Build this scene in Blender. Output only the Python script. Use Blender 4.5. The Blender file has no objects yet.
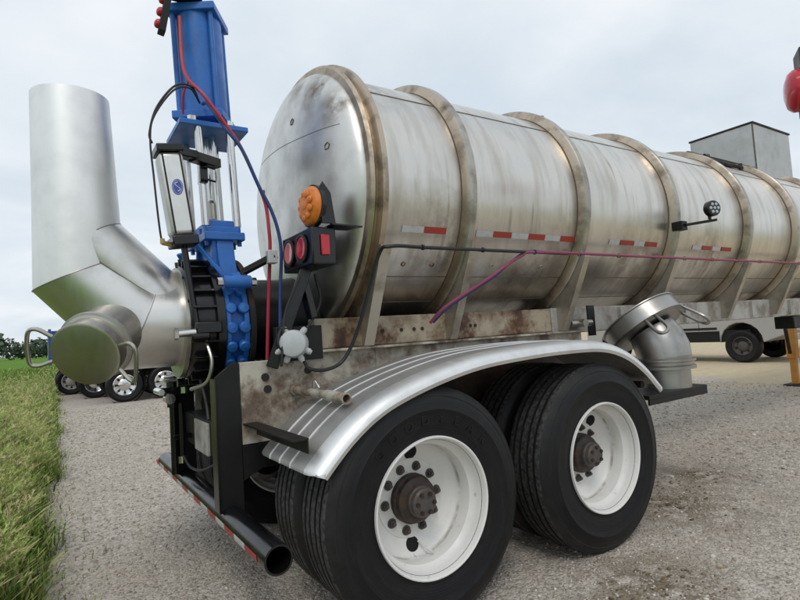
import bpy, bmesh, math, random
import numpy as np
from mathutils import Vector, Matrix
random.seed(7); rng = np.random.default_rng(11)
S = bpy.context.scene
PI = math.pi

# ------------------------------------------------------------ camera
cam = bpy.data.cameras.new("camera"); camo = bpy.data.objects.new("camera", cam)
S.collection.objects.link(camo); S.camera = camo
CR = Vector((0.8354977968901329, -0.5458956583299228, -0.06278026448076225))
CU = Vector((0.019454343115221165, -0.08479309287815466, 0.9962086427722416))
CF = Vector((0.5491493056771442, 0.8335514750851905, 0.06022440084893878))
m = Matrix((CR, CU, -CF)).transposed().to_4x4()
m.translation = Vector((-1.401431, -3.134701, 1.284888))
camo.matrix_world = m
cam.sensor_width = 36; cam.lens = 536.785 * 36 / 800
cam.clip_start = 0.05; cam.clip_end = 6000

# ------------------------------------------------------------ world, sun, exposure
SUN_EL, SUN_AZ = math.radians(52), math.radians(215)     # azimuth clockwise from +Y
w = bpy.data.worlds.new("World"); S.world = w; w.use_nodes = True
nt = w.node_tree; nt.nodes.clear()
def wn(t, **k):
    n = nt.nodes.new(t)
    for a, b in k.items(): setattr(n, a, b)
    return n
out = wn('ShaderNodeOutputWorld'); bg = wn('ShaderNodeBackground'); bg.inputs[1].default_value = 0.1
sky = wn('ShaderNodeTexSky', sky_type='NISHITA', sun_disc=False, sun_elevation=SUN_EL, sun_rotation=SUN_AZ)
tc = wn('ShaderNodeTexCoord'); sep = wn('ShaderNodeSeparateXYZ')
nt.links.new(tc.outputs['Generated'], sep.inputs[0])
def wmath(op, a, b=None):
    n = wn('ShaderNodeMath', operation=op)
    for i, v in enumerate((a, b)):
        if v is None: continue
        if isinstance(v, (int, float)): n.inputs[i].default_value = v
        else: nt.links.new(v, n.inputs[i])
    return n.outputs[0]
zz = wmath('ADD', wmath('MAXIMUM', sep.outputs[2], 0.0), 0.22)
cx = wmath('DIVIDE', sep.outputs[0], zz); cy = wmath('DIVIDE', sep.outputs[1], zz)
comb = wn('ShaderNodeCombineXYZ'); nt.links.new(cx, comb.inputs[0]); nt.links.new(cy, comb.inputs[1])
n1 = wn('ShaderNodeTexNoise'); n1.inputs['Scale'].default_value = 1.1; n1.inputs['Detail'].default_value = 6; n1.inputs['Roughness'].default_value = .52
n1.inputs['Distortion'].default_value = .25
nt.links.new(comb.outputs[0], n1.inputs['Vector'])
rmp = wn('ShaderNodeValToRGB')
rmp.color_ramp.elements[0].position = .38; rmp.color_ramp.elements[0].color = (6.0, 6.75, 7.45, 1)
rmp.color_ramp.elements[1].position = .64; rmp.color_ramp.elements[1].color = (8.0, 8.35, 8.7, 1)
nt.links.new(n1.outputs[0], rmp.inputs[0])
mix = wn('ShaderNodeMixRGB'); mix.inputs[0].default_value = .95
nt.links.new(sky.outputs[0], mix.inputs[1]); nt.links.new(rmp.outputs[0], mix.inputs[2])
nt.links.new(mix.outputs[0], bg.inputs[0]); nt.links.new(bg.outputs[0], out.inputs[0])

sl = bpy.data.lights.new("sun", 'SUN'); sl.energy = 0.8; sl.angle = math.radians(18); sl.color = (1, .96, .9)
so = bpy.data.objects.new("sun", sl); S.collection.objects.link(so)
sd = Vector((math.sin(SUN_AZ) * math.cos(SUN_EL), math.cos(SUN_AZ) * math.cos(SUN_EL), math.sin(SUN_EL)))
so.location = sd * 60; so.rotation_euler = sd.to_track_quat('Z', 'Y').to_euler()
vs = S.view_settings; vs.view_transform = 'Standard'; vs.look = 'None'; vs.exposure = 0.2; vs.gamma = 1; vs.use_curve_mapping = False
S.cycles.use_denoising = True
S.cycles.max_bounces = 6; S.cycles.glossy_bounces = 4; S.cycles.diffuse_bounces = 3

# ------------------------------------------------------------ materials
class N:
    def __init__(s, name):
        s.m = bpy.data.materials.new(name); s.m.use_nodes = True
        s.t = s.m.node_tree; s.b = s.t.nodes['Principled BSDF']; s.p = None
    def n(s, t, **k):
        x = s.t.nodes.new(t)
        for a, b in k.items(): setattr(x, a, b)
        return x
    def set(s, sock, v):
        if isinstance(v, (int, float)): sock.default_value = v
        elif isinstance(v, tuple): sock.default_value = v + (1,) if len(v) == 3 and len(sock.default_value) == 4 else v
        else: s.t.links.new(v, sock)
    def pos(s):
        if s.p is None: s.p = s.n('ShaderNodeNewGeometry').outputs['Position']
        return s.p
    def scaled(s, sc, vec=None, loc=(0, 0, 0)):
        mp = s.n('ShaderNodeMapping'); s.set(mp.inputs[0], vec or s.pos())
        mp.inputs['Scale'].default_value = sc if isinstance(sc, tuple) else (sc,) * 3
        mp.inputs['Location'].default_value = loc
        return mp.outputs[0]
    def noise(s, sc, detail=4, rough=.55, vec=None, loc=(0, 0, 0), dist=0):
        x = s.n('ShaderNodeTexNoise'); x.inputs['Scale'].default_value = 1
        x.inputs['Detail'].default_value = detail; x.inputs['Roughness'].default_value = rough; x.inputs['Distortion'].default_value = dist
        s.set(x.inputs['Vector'], s.scaled(sc, vec, loc)); return x.outputs[0]
    def ramp(s, f, lo, hi, a=0., b=1.):
        x = s.n('ShaderNodeMapRange'); x.clamp = True
        s.set(x.inputs[0], f)
        for i, v in enumerate((lo, hi, a, b)): x.inputs[i + 1].default_value = v
        return x.outputs[0]
    def math(s, op, a, b=0.):
        x = s.n('ShaderNodeMath', operation=op); s.set(x.inputs[0], a); s.set(x.inputs[1], b); return x.outputs[0]
    def mix(s, f, a, b, mode='MIX'):
        x = s.n('ShaderNodeMixRGB', blend_type=mode); s.set(x.inputs[0], f); s.set(x.inputs[1], a); s.set(x.inputs[2], b); return x.outputs[0]
    def near(s, c, r, soft=.5):
        d = s.n('ShaderNodeVectorMath', operation='DISTANCE'); s.set(d.inputs[0], s.pos()); d.inputs[1].default_value = c
        return s.ramp(d.outputs['Value'], r * soft, r, 1, 0)
    def bump(s, h, strength=.3, dist=.01):
        x = s.n('ShaderNodeBump'); x.inputs['Strength'].default_value = strength; x.inputs['Distance'].default_value = dist
        s.set(x.inputs['Height'], h); s.t.links.new(x.outputs[0], s.b.inputs['Normal'])
    def fin(s, col, rough=.5, metal=0., spec=None):
        s.set(s.b.inputs['Base Color'], col); s.set(s.b.inputs['Roughness'], rough); s.set(s.b.inputs['Metallic'], metal)
        if spec is not None: s.b.inputs['Specular IOR Level'].default_value = spec
        return s.m

def mat_steel(name, base, r0, r1, grime=.35, stains=(), streak=True, metal=1., gcol=(.16, .13, .10), tint=None, bump=.12, runs=False):
    k = N(name)
    if streak:      # streaks run round the barrel: vary along x, hardly with the angle
        sp = k.n('ShaderNodeSeparateXYZ'); k.set(sp.inputs[0], k.pos())
        an = k.math('ARCTAN2', k.math('ADD', sp.outputs[2], -2.132), k.math('MULTIPLY', sp.outputs[1], -1.))
        cv = k.n('ShaderNodeCombineXYZ'); k.set(cv.inputs[0], sp.outputs[0]); k.set(cv.inputs[1], an)
        st = k.noise((9, 1.1, 1), 5, .6, vec=cv.outputs[0]); fine = k.noise((70, 2.2, 1), 3, .6, vec=cv.outputs[0])
    else: st = k.noise(7, 5, .6); fine = k.noise((60, 9, 9), 3, .6)
    bl = k.noise(1.7, 4, .6)
    f1 = k.ramp(st, .46, .74, 0, grime); f2 = k.ramp(bl, .5, .75, 0, grime * .8)
    col = k.mix(f1, base, gcol); col = k.mix(f2, col, tint or tuple(c * .62 for c in base))
    dirt = f1
    if runs:
        rn = k.math('MULTIPLY', k.ramp(k.noise((22, .8, 1), 3, .5, vec=cv.outputs[0], loc=(3, 5, 0)), .58, .7), k.ramp(k.noise((2.5, 2.2, 1), 3, .6, vec=cv.outputs[0]), .45, .62, 0, .55))
        col = k.mix(rn, col, (.2, .14, .085)); dirt = k.math('MAXIMUM', dirt, rn)
    for c, r, strength, sc in stains:
        mk = k.math('MULTIPLY', k.near(c, r, .2), k.ramp(k.noise(sc, 5, .65, loc=(c[0] * 7, 3, c[2])), .42, .6))
        mk = k.math('MULTIPLY', mk, strength); col = k.mix(mk, col, (.12, .07, .035)); dirt = k.math('MAXIMUM', dirt, mk)
    rgh = k.ramp(k.mix(.5, bl, fine), .3, .7, r0, r1)
    mt = k.ramp(dirt, 0, 1, metal, metal * .6)
    k.bump(k.mix(.25, k.noise(2.2, 3), fine), bump, .01)
    return k.fin(col, rgh, mt)

def mat_paint(name, base, rough=.4, dirt=.35, dcol=(.13, .11, .09), sc=6, metal=0., rust=0., bump=.05, spec=None):
    k = N(name)
    a = k.noise(sc, 6, .62); b = k.noise(sc * 5, 4, .6)
    col = k.mix(k.ramp(a, .48, .72, 0, dirt), base, dcol)
    col = k.mix(k.ramp(b, .5, .8, 0, .3), col, tuple(c * .7 for c in base))
    if rust:
        rv = k.noise(sc * .9, 6, .68, loc=(4, 1, 7)); col = k.mix(k.math('MULTIPLY', k.ramp(rv, .45, .56), rust), col, (.13, .058, .026)); col = k.mix(k.math('MULTIPLY', k.ramp(rv, .54, .62), rust), col, (.045, .022, .012))
    k.bump(b, bump, .01)
    return k.fin(col, k.ramp(a, .3, .7, rough * .8, min(1, rough * 1.4)), metal, spec)

M = {}
M['tank'] = mat_steel('brushed_stainless', (.69, .665, .615), .24, .4, .5, bump=.07, gcol=(.27, .2, .135), runs=True,
    stains=[((.5, -.72, 1.75), .5, .5, 5), ((1.5, -.7, 1.65), .45, .45, 6), ((2.4, -.7, 1.7), .5, .5, 5), ((3.4, -.7, 1.75), .5, .4, 6), ((1.2, -.5, 1.5), .5, .6, 4), ((.15, -.5, 2.7), .3, .5, 7)])
M['tank_head'] = mat_steel('dished_stainless', (.68, .67, .64), .32, .48, .32, streak=False,
    stains=[((-.08, -.44, 2.70), .2, .95, 5), ((-.077, -.607, 2.535), .15, .8, 7), ((-.09, -.2, 2.82), .3, .5, 6), ((-.1, -.4, 2.1), .4, .18, 4), ((-.1, .1, 2.45), .28, .15, 4)])
M['ring'] = mat_steel('stained_stainless', (.46, .43, .38), .28, .46, .9, streak=False, gcol=(.11, .082, .055), metal=.9)
M['ring_dirty'] = mat_steel('brown_stained_stainless', (.52, .43, .33), .26, .45, 1., streak=False, gcol=(.055, .033, .018), metal=.95)
M['ring_foot'] = mat_paint('grimy_ring_foot', (.10, .075, .05), .5, .5, (.04, .03, .02), metal=.4)
M['elbow'] = mat_steel('bright_stainless_pipe', (.74, .73, .7), .27, .42, .3, streak=False, bump=.06)
M['riser'] = mat_steel('matte_aluminium_pipe', (.86, .855, .84), .42, .55, .2, streak=False, gcol=(.4, .4, .42))
M['cap_steel'] = mat_steel('dull_stainless', (.5, .48, .43), .28, .42, .35, streak=False)
M['port_steel'] = mat_steel('grey_port_steel', (.4, .39, .37), .3, .45, .4, streak=False)
M['fender'] = mat_steel('brushed_aluminium', (.52, .51, .49), .48, .64, .5, streak=False)
M['fender_lip'] = mat_steel('polished_aluminium', (.8, .8, .79), .42, .55, .2, streak=False)
M['chrome'] = mat_steel('chrome_rod', (.74, .74, .73), .12, .22, .15, streak=False)
M['rail_grey'] = mat_paint('weathered_grey_paint', (.42, .41, .385), .5, .5, rust=.3)
M['rust_steel'] = mat_paint('rust_streaked_steel', (.4, .34, .25), .5, .85, (.06, .033, .018), sc=3.6, rust=1.)
M['tan_steel'] = mat_paint('stained_cream_steel', (.5, .465, .39), .5, .7, (.13, .095, .06), sc=5.5, rust=.6)
M['gusset'] = mat_steel('gusset_stainless', (.5, .455, .385), .35, .5, .8, streak=False, metal=.75)
M['black'] = mat_paint('black_gloss_paint', (.006, .006, .007), .2, .2, (.022, .02, .018))
M['black_matte'] = mat_paint('black_dusty_paint', (.009, .009, .009), .42, .4, (.025, .023, .02), spec=.3)
M['dark_steel'] = mat_paint('dark_grimy_steel', (.02, .019, .018), .6, .6, (.04, .032, .025), rust=.25, spec=.3)
M['blue'] = mat_paint('blue_enamel', (.022, .155, .53), .36, .4, (.014, .07, .24), sc=11, rust=.05)
M['blue_hose'] = mat_paint('blue_air_hose', (.02, .05, .19), .45, .3)
M['red_hose'] = mat_paint('red_air_hose', (.42, .03, .06), .45, .3, (.2, .03, .04))
M['magenta_hose'] = mat_paint('faded_magenta_hose', (.27, .05, .10), .5, .4, (.2, .06, .09))
M['hose_black'] = mat_paint('black_hose', (.012, .012, .013), .45, .4, (.05, .045, .04))
def radial(k):
    tcn = k.n('ShaderNodeTexCoord'); sp = k.n('ShaderNodeSeparateXYZ'); k.set(sp.inputs[0], tcn.outputs['Object'])
    r_ = k.math('SQRT', k.math('ADD', k.math('MULTIPLY', sp.outputs[0], sp.outputs[0]), k.math('MULTIPLY', sp.outputs[2], sp.outputs[2])))
    return r_, k.math('ARCTAN2', sp.outputs[2], sp.outputs[0]), sp.outputs[1], tcn.outputs['Object']
def mat_wheel():
    k = N('white_wheel_paint'); r_, an, yy, ob = radial(k)
    a = k.noise(7, 6, .65); b_ = k.noise(30, 4, .6); obn = k.noise(9, 5, .65, vec=ob)
    col = k.mix(k.ramp(a, .5, .75, 0, .3), (.74, .73, .7), (.5, .46, .4))
    band = k.math('MULTIPLY', k.math('MULTIPLY', k.ramp(r_, .25, .257), k.ramp(r_, .262, .268, 1, 0)), k.math('MULTIPLY', k.ramp(yy, .006, .014), k.ramp(yy, .02, .032, 1, 0)))
    col = k.mix(k.math('MULTIPLY', band, k.ramp(obn, .44, .6, .0, .7)), col, (.2, .155, .1))
    hubd = k.math('MULTIPLY', k.ramp(r_, .15, .21, 1, 0), k.ramp(obn, .44, .7, .05, .35))
    col = k.mix(hubd, col, (.3, .27, .23))
    col = k.mix(k.ramp(b_, .66, .74, 0, .5), col, (.25, .17, .1))
    return k.fin(col, k.ramp(a, .3, .7, .3, .5))
M['white_paint'] = mat_paint('white_paint', (.7, .69, .66), .4, .3, (.4, .36, .3), sc=7)
M['wheel_paint'] = mat_wheel()
M['grey_plastic'] = mat_paint('grey_plastic', (.5, .52, .53), .5, .3, (.3, .3, .3))
M['hub'] = mat_paint('rusty_iron_hub', (.026, .02, .016), .55, .6, (.012, .010, .009), sc=16, rust=.3)
M['hub_grey'] = mat_paint('greasy_grey_iron', (.07, .066, .062), .5, .6, (.02, .017, .015), sc=18, rust=.2)
M['amber'] = mat_paint('amber_lens', (.72, .2, .02), .2, .45, (.3, .07, .01), sc=40, bump=.3)
M['red_lens'] = mat_paint('red_lens', (.5, .02, .035), .12, .2, (.28, .02, .03), sc=20)
M['pale_lens'] = mat_paint('pale_red_lens', (.62, .2, .22), .1, .3, (.45, .08, .1), sc=20)
M['tape_red'] = mat_paint('red_reflective_tape', (.36, .035, .025), .4, .7, (.17, .06, .045), sc=16)
M['tape_white'] = mat_paint('white_reflective_tape', (.5, .5, .49), .4, .7, (.3, .29, .27), sc=16)
M['weld'] = mat_paint('weld_bead', (.17, .14, .11), .5, .5, (.06, .045, .03), sc=30, metal=.6)
M['seam_grey'] = mat_paint('grey_weld', (.3, .3, .3), .4, .3, metal=.8)
M['weld_fine'] = mat_steel('tinted_weld', (.42, .4, .38), .35, .5, .6, streak=False, gcol=(.12, .1, .1))
M['brass'] = mat_paint('brass_fitting', (.5, .36, .14), .35, .3, metal=.8)
M['orange'] = mat_paint('orange_paint', (.55, .24, .03), .45, .4, (.25, .12, .04))
M['box_grey'] = mat_steel('flat_sheet_steel', (.5, .5, .49), .4, .55, .25, streak=False)
M['silver_paint'] = mat_paint('silver_car_paint', (.4, .395, .38), .3, .4, (.38, .35, .29), sc=2.5)
M['glass'] = mat_paint('dark_glass', (.02, .022, .024), .08, .1)
M['hivis'] = mat_paint('lime_strap', (.5, .62, .05), .6, .3)
M['recess_shade'] = mat_paint('painted_recess_shade', (.003, .003, .003), .9, 0)  # near-black colour standing in for shade in tread grooves and hand holes
M['brown_steel'] = mat_paint('dark_brown_steel', (.035, .026, .022), .5, .4, rust=.3)
M['navy'] = mat_paint('blue_bed_paint', (.016, .075, .25), .4, .4)

def mat_rubber(name):
    k = N(name); r_, an, yy, ob = radial(k)
    a = k.noise(5, 5, .6, vec=ob); b = k.noise(55, 4, .65, vec=ob); sm = k.noise((3, 3, 3), 5, .7, vec=ob, loc=(2, 0, 5))
    pv = k.n('ShaderNodeCombineXYZ'); k.set(pv.inputs[0], k.math('MULTIPLY', an, 3.)); k.set(pv.inputs[1], k.math('MULTIPLY', r_, 40.))
    sc_ = k.noise((1, 1, 1), 5, .65, vec=pv.outputs[0])
    col = k.mix(k.ramp(a, .42, .72, 0, .6), (.0045, .0045, .0058), (.011, .0108, .011))
    col = k.mix(k.ramp(sc_, .52, .72, 0, .4), col, (.024, .023, .022))
    sh = k.math('MULTIPLY', k.ramp(r_, .44, .51), k.ramp(sm, .4, .65, .1, .7)); col = k.mix(sh, col, (.035, .033, .03))
    rg = k.n('ShaderNodeTexWave'); rg.inputs['Scale'].default_value = 1; rg.wave_type = 'BANDS'
    wv = k.n('ShaderNodeCombineXYZ'); k.set(wv.inputs[0], k.math('MULTIPLY', r_, 28.)); k.set(rg.inputs['Vector'], wv.outputs[0])
    k.bump(k.math('ADD', k.math('MULTIPLY', b, .6), k.math('MULTIPLY', rg.outputs['Fac'], .2)), .2, .006)
    return k.fin(col, k.ramp(sc_, .3, .7, .42, .66), 0, .3)
M['rubber'] = mat_rubber('tyre_rubber')
def mat_tread(name):
    k = N(name); a = k.noise(9, 5, .6); b = k.noise((50, 50, 50), 4)
    col = k.mix(k.ramp(b, .4, .62, 0, .75), (.022, .022, .022), (.085, .081, .075))
    k.bump(b, .5, .012); return k.fin(col, .8, 0, .3)
M['tread'] = mat_tread('dusty_tread_rubber')

def mat_gravel():
    k = N('gravel'); k.b.inputs['Specular IOR Level'].default_value = .25
    v = k.n('ShaderNodeTexVoronoi'); v.inputs['Scale'].default_value = 80; k.set(v.inputs['Vector'], k.pos())
    v2 = k.n('ShaderNodeTexVoronoi'); v2.inputs['Scale'].default_value = 34; k.set(v2.inputs['Vector'], k.pos())
    bw = k.n('ShaderNodeRGBToBW'); k.set(bw.inputs[0], v.outputs['Color'])
    bw2 = k.n('ShaderNodeRGBToBW'); k.set(bw2.inputs[0], v2.outputs['Color'])
    col = k.mix(k.ramp(bw.outputs[0], .15, .85), (.30, .266, .224), (.60, .54, .468))
    col = k.mix(k.ramp(bw2.outputs[0], .62, .8, 0, .45), col, (.66, .6, .53))
    col = k.mix(k.ramp(bw2.outputs[0], .1, .22, .4, 0), col, (.2, .17, .14))
    big = k.noise(.9, 5, .6); mid = k.noise(4.5, 5, .62)
    col = k.mix(k.ramp(big, .45, .7, 0, .45), col, (.42, .35, .27))
    col = k.mix(k.ramp(mid, .55, .75, 0, .3), col, (.3, .255, .205))
    # tan sandy lot further forward
    sx = k.n('ShaderNodeSeparateXYZ'); k.set(sx.inputs[0], k.pos())
    tan = k.math('ADD', sx.outputs[0], k.ramp(k.noise(.5, 4), .3, .7, -2.2, 2.2))
    tanf = k.ramp(tan, 7.6, 10., 0, .9)
    col = k.mix(tanf, col, k.mix(k.ramp(mid, .35, .7), (.6, .49, .32), (.5, .41, .27)))
    # damp muddy spots beside the wheels
    for c, r in (((2.15, -1.0, 0), .75), ((1.0, -1.55, 0), .6), ((2.9, -.7, 0), .5), ((.7, -1.75, 0), .45)):
        mk = k.math('MULTIPLY', k.near(c, r, .1), k.ramp(k.noise(5, 5, .65, loc=(c[0], 0, 0)), .4, .52, 0, .8))
        col = k.mix(mk, col, (.15, .112, .065))
    h = k.math('ADD', k.math('MULTIPLY', v.outputs['Distance'], -.7), k.math('MULTIPLY', v2.outputs['Distance'], -.6))
    k.bump(h, .7, .014)
    return k.fin(col, .92)
M['gravel'] = mat_gravel()
def mat_vcol(name, rough=.8, trans=0.):
    k = N(name); a = k.n('ShaderNodeAttribute', attribute_name='tint')
    k.set(k.b.inputs['Base Color'], a.outputs['Color']); k.b.inputs['Roughness'].default_value = rough
    k.b.inputs['Specular IOR Level'].default_value = .25
    return k.m
M['stones'] = mat_vcol('stone', .9); M['blade'] = mat_vcol('grass_blade', .7); M['leaf'] = mat_vcol('leaf', .8)
def mat_field():
    k = N('field'); a = k.noise(.05, 5, .6); b = k.noise(1.6, 5, .7); c = k.noise(14, 4, .7)
    col = k.mix(k.ramp(a, .4, .65), (.10, .25, .025), (.14, .27, .035))
    col = k.mix(k.ramp(b, .4, .65), col, (.13, .2, .035)); col = k.mix(k.ramp(c, .45, .7, 0, .6), col, (.07, .12, .02))
    k.bump(c, .6, .1); return k.fin(col, .95, 0, .1)
M['field'] = mat_field()

# ------------------------------------------------------------ mesh builder
class B:
    def __init__(s): s.v = []; s.f = []; s.mi = []; s.cur = 0
    def add(s, vs, fs):
        o = len(s.v); s.v += [tuple(v) for v in vs]; s.f += [tuple(i + o for i in f) for f in fs]; s.mi += [s.cur] * len(fs); return s
    def box(s, lo, hi):
        x0, y0, z0 = [min(a, b) for a, b in zip(lo, hi)]; x1, y1, z1 = [max(a, b) for a, b in zip(lo, hi)]
        return s.add([(x0,y0,z0),(x1,y0,z0),(x1,y1,z0),(x0,y1,z0),(x0,y0,z1),(x1,y0,z1),(x1,y1,z1),(x0,y1,z1)],
            [(0,3,2,1),(4,5,6,7),(0,1,5,4),(1,2,6,5),(2,3,7,6),(3,0,4,7)])
    def bar(s, a, b, wd, ht, up=(0, 0, 1)):
        a, b = Vector(a), Vector(b); d = (b - a).normalized(); u = Vector(up)
        if abs(d.dot(u)) > .98: u = Vector((1, 0, 0))
        r = d.cross(u).normalized() * wd / 2; u = r.cross(d).normalized() * ht / 2
        q = [a - r - u, a + r - u, a + r + u, a - r + u, b - r - u, b + r - u, b + r + u, b - r + u]
        return s.add(q, [(0,1,2,3),(7,6,5,4),(0,4,5,1),(1,5,6,2),(2,6,7,3),(3,7,4,0)])
    def prism(s, poly, plane, a, b):
        def mk(p, t):
            return {'xz': (p[0], t, p[1]), 'yz': (t, p[0], p[1]), 'xy': (p[0], p[1], t)}[plane]
        n = len(poly)
        vs = [mk(p, a) for p in poly] + [mk(p, b) for p in poly]
        fs = [tuple(range(n))[::-1], tuple(range(n, 2 * n))] + [(i, (i + 1) % n, n + (i + 1) % n, n + i) for i in range(n)]
        return s.add(vs, fs)
    def tube(s, path, r, n=12, caps=True, r1=None):
        P = [Vector(p) for p in path]; m = len(P)
        R = r if isinstance(r, (list, tuple)) else [r] * m
        T = []
        for i in range(m):
            d = (P[min(i + 1, m - 1)] - P[max(i - 1, 0)]); T.append(d.normalized())
        u = T[0].orthogonal().normalized(); vs = []
        for i in range(m):
            u = (u - T[i] * u.dot(T[i])).normalized(); v = T[i].cross(u)
            for j in range(n):
                a = 2 * PI * j / n; vs.append(P[i] + (u * math.cos(a) + v * math.sin(a)) * R[i])
        fs = [(i * n + j, i * n + (j + 1) % n, (i + 1) * n + (j + 1) % n, (i + 1) * n + j) for i in range(m - 1) for j in range(n)]
        if caps: fs += [tuple(range(n))[::-1], tuple(range((m - 1) * n, m * n))]
        return s.add(vs, fs)
    def lathe(s, prof, c, ax, n=48, closed=False, a0=0., a1=2 * PI):
        """prof: (radius, distance along ax)"""
        c = Vector(c); ax = Vector(ax).normalized(); u = ax.orthogonal().normalized(); v = ax.cross(u); k = len(prof)
        full = abs(a1 - a0 - 2 * PI) < 1e-6; nn = n if full else n + 1
        vs = [c + ax * h + (u * math.cos(a0 + (a1 - a0) * j / n) + v * math.sin(a0 + (a1 - a0) * j / n)) * r for j in range(nn) for r, h in prof]
        fs = []
        for j in range(n):
            j2 = (j + 1) % nn
            for i in range(k if closed else k - 1):
                i2 = (i + 1) % k; fs.append((j * k + i, j2 * k + i, j2 * k + i2, j * k + i2))
        return s.add(vs, fs)
    def cyl(s, a, b, r, n=20, r1=None):
        return s.tube([a, b], [r, r if r1 is None else r1], n)
    def loop_extrude(s, prof, path2, plane='xz'): pass
    def xf(s, fn, start=0):
        s.v[start:] = [tuple(fn(Vector(v))) for v in s.v[start:]]; return s

W0 = {}
def link(o): S.collection.objects.link(o); return o
def obj(name, b, mat, parent=None, origin=None, bevel=0., ang=35, recalc=True):
    V = np.array(b.v, float)
    if origin is None:
        origin = ((V[:, 0].min() + V[:, 0].max()) / 2, (V[:, 1].min() + V[:, 1].max()) / 2, V[:, 2].min())
    org = Vector(origin)
    me = bpy.data.meshes.new(name); me.from_pydata((V - np.array(origin)).tolist(), [], b.f)
    for mm in (mat if isinstance(mat, (list, tuple)) else [mat]): me.materials.append(M[mm])
    if max(b.mi, default=0): me.polygons.foreach_set('material_index', b.mi)
    if recalc:
        bm = bmesh.new(); bm.from_mesh(me); bmesh.ops.recalc_face_normals(bm, faces=bm.faces); bm.to_mesh(me); bm.free()
    me.polygons.foreach_set('use_smooth', [True] * len(me.polygons)); me.set_sharp_from_angle(angle=math.radians(ang))
    o = link(bpy.data.objects.new(name, me))
    if bevel:
        md = o.modifiers.new('bevel', 'BEVEL'); md.width = bevel; md.segments = 2; md.limit_method = 'ANGLE'; md.angle_limit = math.radians(50)
    o.parent = parent; W0[o] = org; o.location = org - (W0[parent] if parent else Vector())
    return o
def tag(o, label, cat, group=None):
    o['label'] = label; o['category'] = cat
    if group: o['group'] = group
    return o
def thing(name, loc, label, cat, group=None):
    o = link(bpy.data.objects.new(name, None)); o.location = loc; o.empty_display_size = .3; W0[o] = Vector(loc); return tag(o, label, cat, group)
def struct(o, kind='structure'): o['kind'] = kind; return o
def copy_tree(o, parent):
    c = link(o.copy()); c.parent = parent; W0[c] = W0[o]
    for ch in list(o.children): copy_tree(ch, c)
    return c
def bez(pts, n=10):
    """Catmull-Rom through pts"""
    P = [Vector(p) for p in pts]; P = [P[0] * 2 - P[1]] + P + [P[-1] * 2 - P[-2]]; o = []
    for i in range(1, len(P) - 2):
        for j in range(n):
            t = j / n; a, b, c, d = P[i - 1:i + 3]
            o.append(.5 * ((2 * b) + (c - a) * t + (2 * a - 5 * b + 4 * c - d) * t * t + (3 * b - a - 3 * c + d) * t ** 3))
    return o + [P[-2]]

# ------------------------------------------------------------ ground
bm_ = B(); bm_.add([(-2500, -2500, -.03), (2500, -2500, -.03), (2500, 2500, -.03), (-2500, 2500, -.03)], [(0, 1, 2, 3)])
struct(obj('ground', bm_, 'field', origin=(0, 0, -.03)))
def edge_x(y): return -1.50 + .017 * y - .07 * max(0, 1 - (y + 1) / 4) + .05 * math.sin(y * 1.9) + .035 * math.sin(y * 5.3 + 1) + .02 * math.sin(y * 13)
b = B(); ys = [-30 + .1 * i for i in range(751)]
xs = [None, .4, 1.2, 2.5, 4, 6, 9, 14, 22, 40, 75]
vs = []
def gz(x, y): return .012 * math.sin(x * 1.3 + .4) * math.sin(y * 1.1) + .006 * math.sin(x * 3.7 + y * 2.9)
for y in ys:
    for j, x in enumerate(xs):
        xx = edge_x(y) - .25 if x is None else x
        vs.append((xx, y, 0.))
nx = len(xs)
b.add(vs, [(i * nx + j, i * nx + j + 1, (i + 1) * nx + j + 1, (i + 1) * nx + j) for i in range(len(ys) - 1) for j in range(nx - 1)])
struct(obj('gravel_lot', b, 'gravel', origin=(0, 0, 0)))

def scatter_mesh(name, V, F, cols, mat, nper, npf):
    me = bpy.data.meshes.new(name)
    me.vertices.add(len(V)); me.vertices.foreach_set('co', V.astype(np.float32).ravel())
    k = F.shape[1]; me.loops.add(F.size); me.loops.foreach_set('vertex_index', F.astype(np.int32).ravel())
    me.polygons.add(len(F)); me.polygons.foreach_set('loop_start', np.arange(0, F.size, k, dtype=np.int32))
    me.polygons.foreach_set('loop_total', np.full(len(F), k, np.int32)); me.update(calc_edges=True)
    at = me.color_attributes.new('tint', 'FLOAT_COLOR', 'POINT')
    c4 = np.ones((len(V), 4), np.float32); c4[:, :3] = cols; at.data.foreach_set('color', c4.ravel())
    me.materials.append(M[mat]); o = link(bpy.data.objects.new(name, me)); return o
# loose stones
ico = bmesh.new(); bmesh.ops.create_icosphere(ico, subdivisions=1, radius=1)
IV = np.array([v.co[:] for v in ico.verts]); IF = np.array([[v.index for v in f.verts] for f in ico.faces]); ico.free()
def stones(n, x0, x1, y0, y1, smin, smax):
    x = rng.uniform(x0, x1, n); y = rng.uniform(y0, y1, n)
    ok = x > np.array([edge_x(q) for q in y]) - .05; x, y = x[ok], y[ok]; n = len(x)
    s = smin + (smax - smin) * rng.random(n) ** 3
    return x, y, s
parts = [stones(20000, -1.6, 1.2, -.6, 4.5, .003, .0105), stones(9000, -1.4, 2.2, 4.5, 11, .006, .018), stones(20000, .4, 5.5, -2.2, .6, .003, .010),
         stones(6000, 3, 9, -1.5, 2.6, .006, .018), stones(90, -1.4, 5, -2, 8, .016, .028)]
x, y, s = [np.concatenate(q) for q in zip(*parts)]
n = len(x); ang = rng.uniform(0, 2 * PI, n); sc = np.stack([s * rng.uniform(.8, 1.4, n), s * rng.uniform(.7, 1.1, n), s * rng.uniform(.45, .8, n)], 1)
V = IV[None] * (1 + .28 * rng.standard_normal((n, len(IV), 1))) * sc[:, None]
ca, sa = np.cos(ang)[:, None], np.sin(ang)[:, None]
V = np.stack([V[..., 0] * ca - V[..., 1] * sa + x[:, None], V[..., 0] * sa + V[..., 1] * ca + y[:, None], V[..., 2] + s[:, None] * .15], -1)
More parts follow.
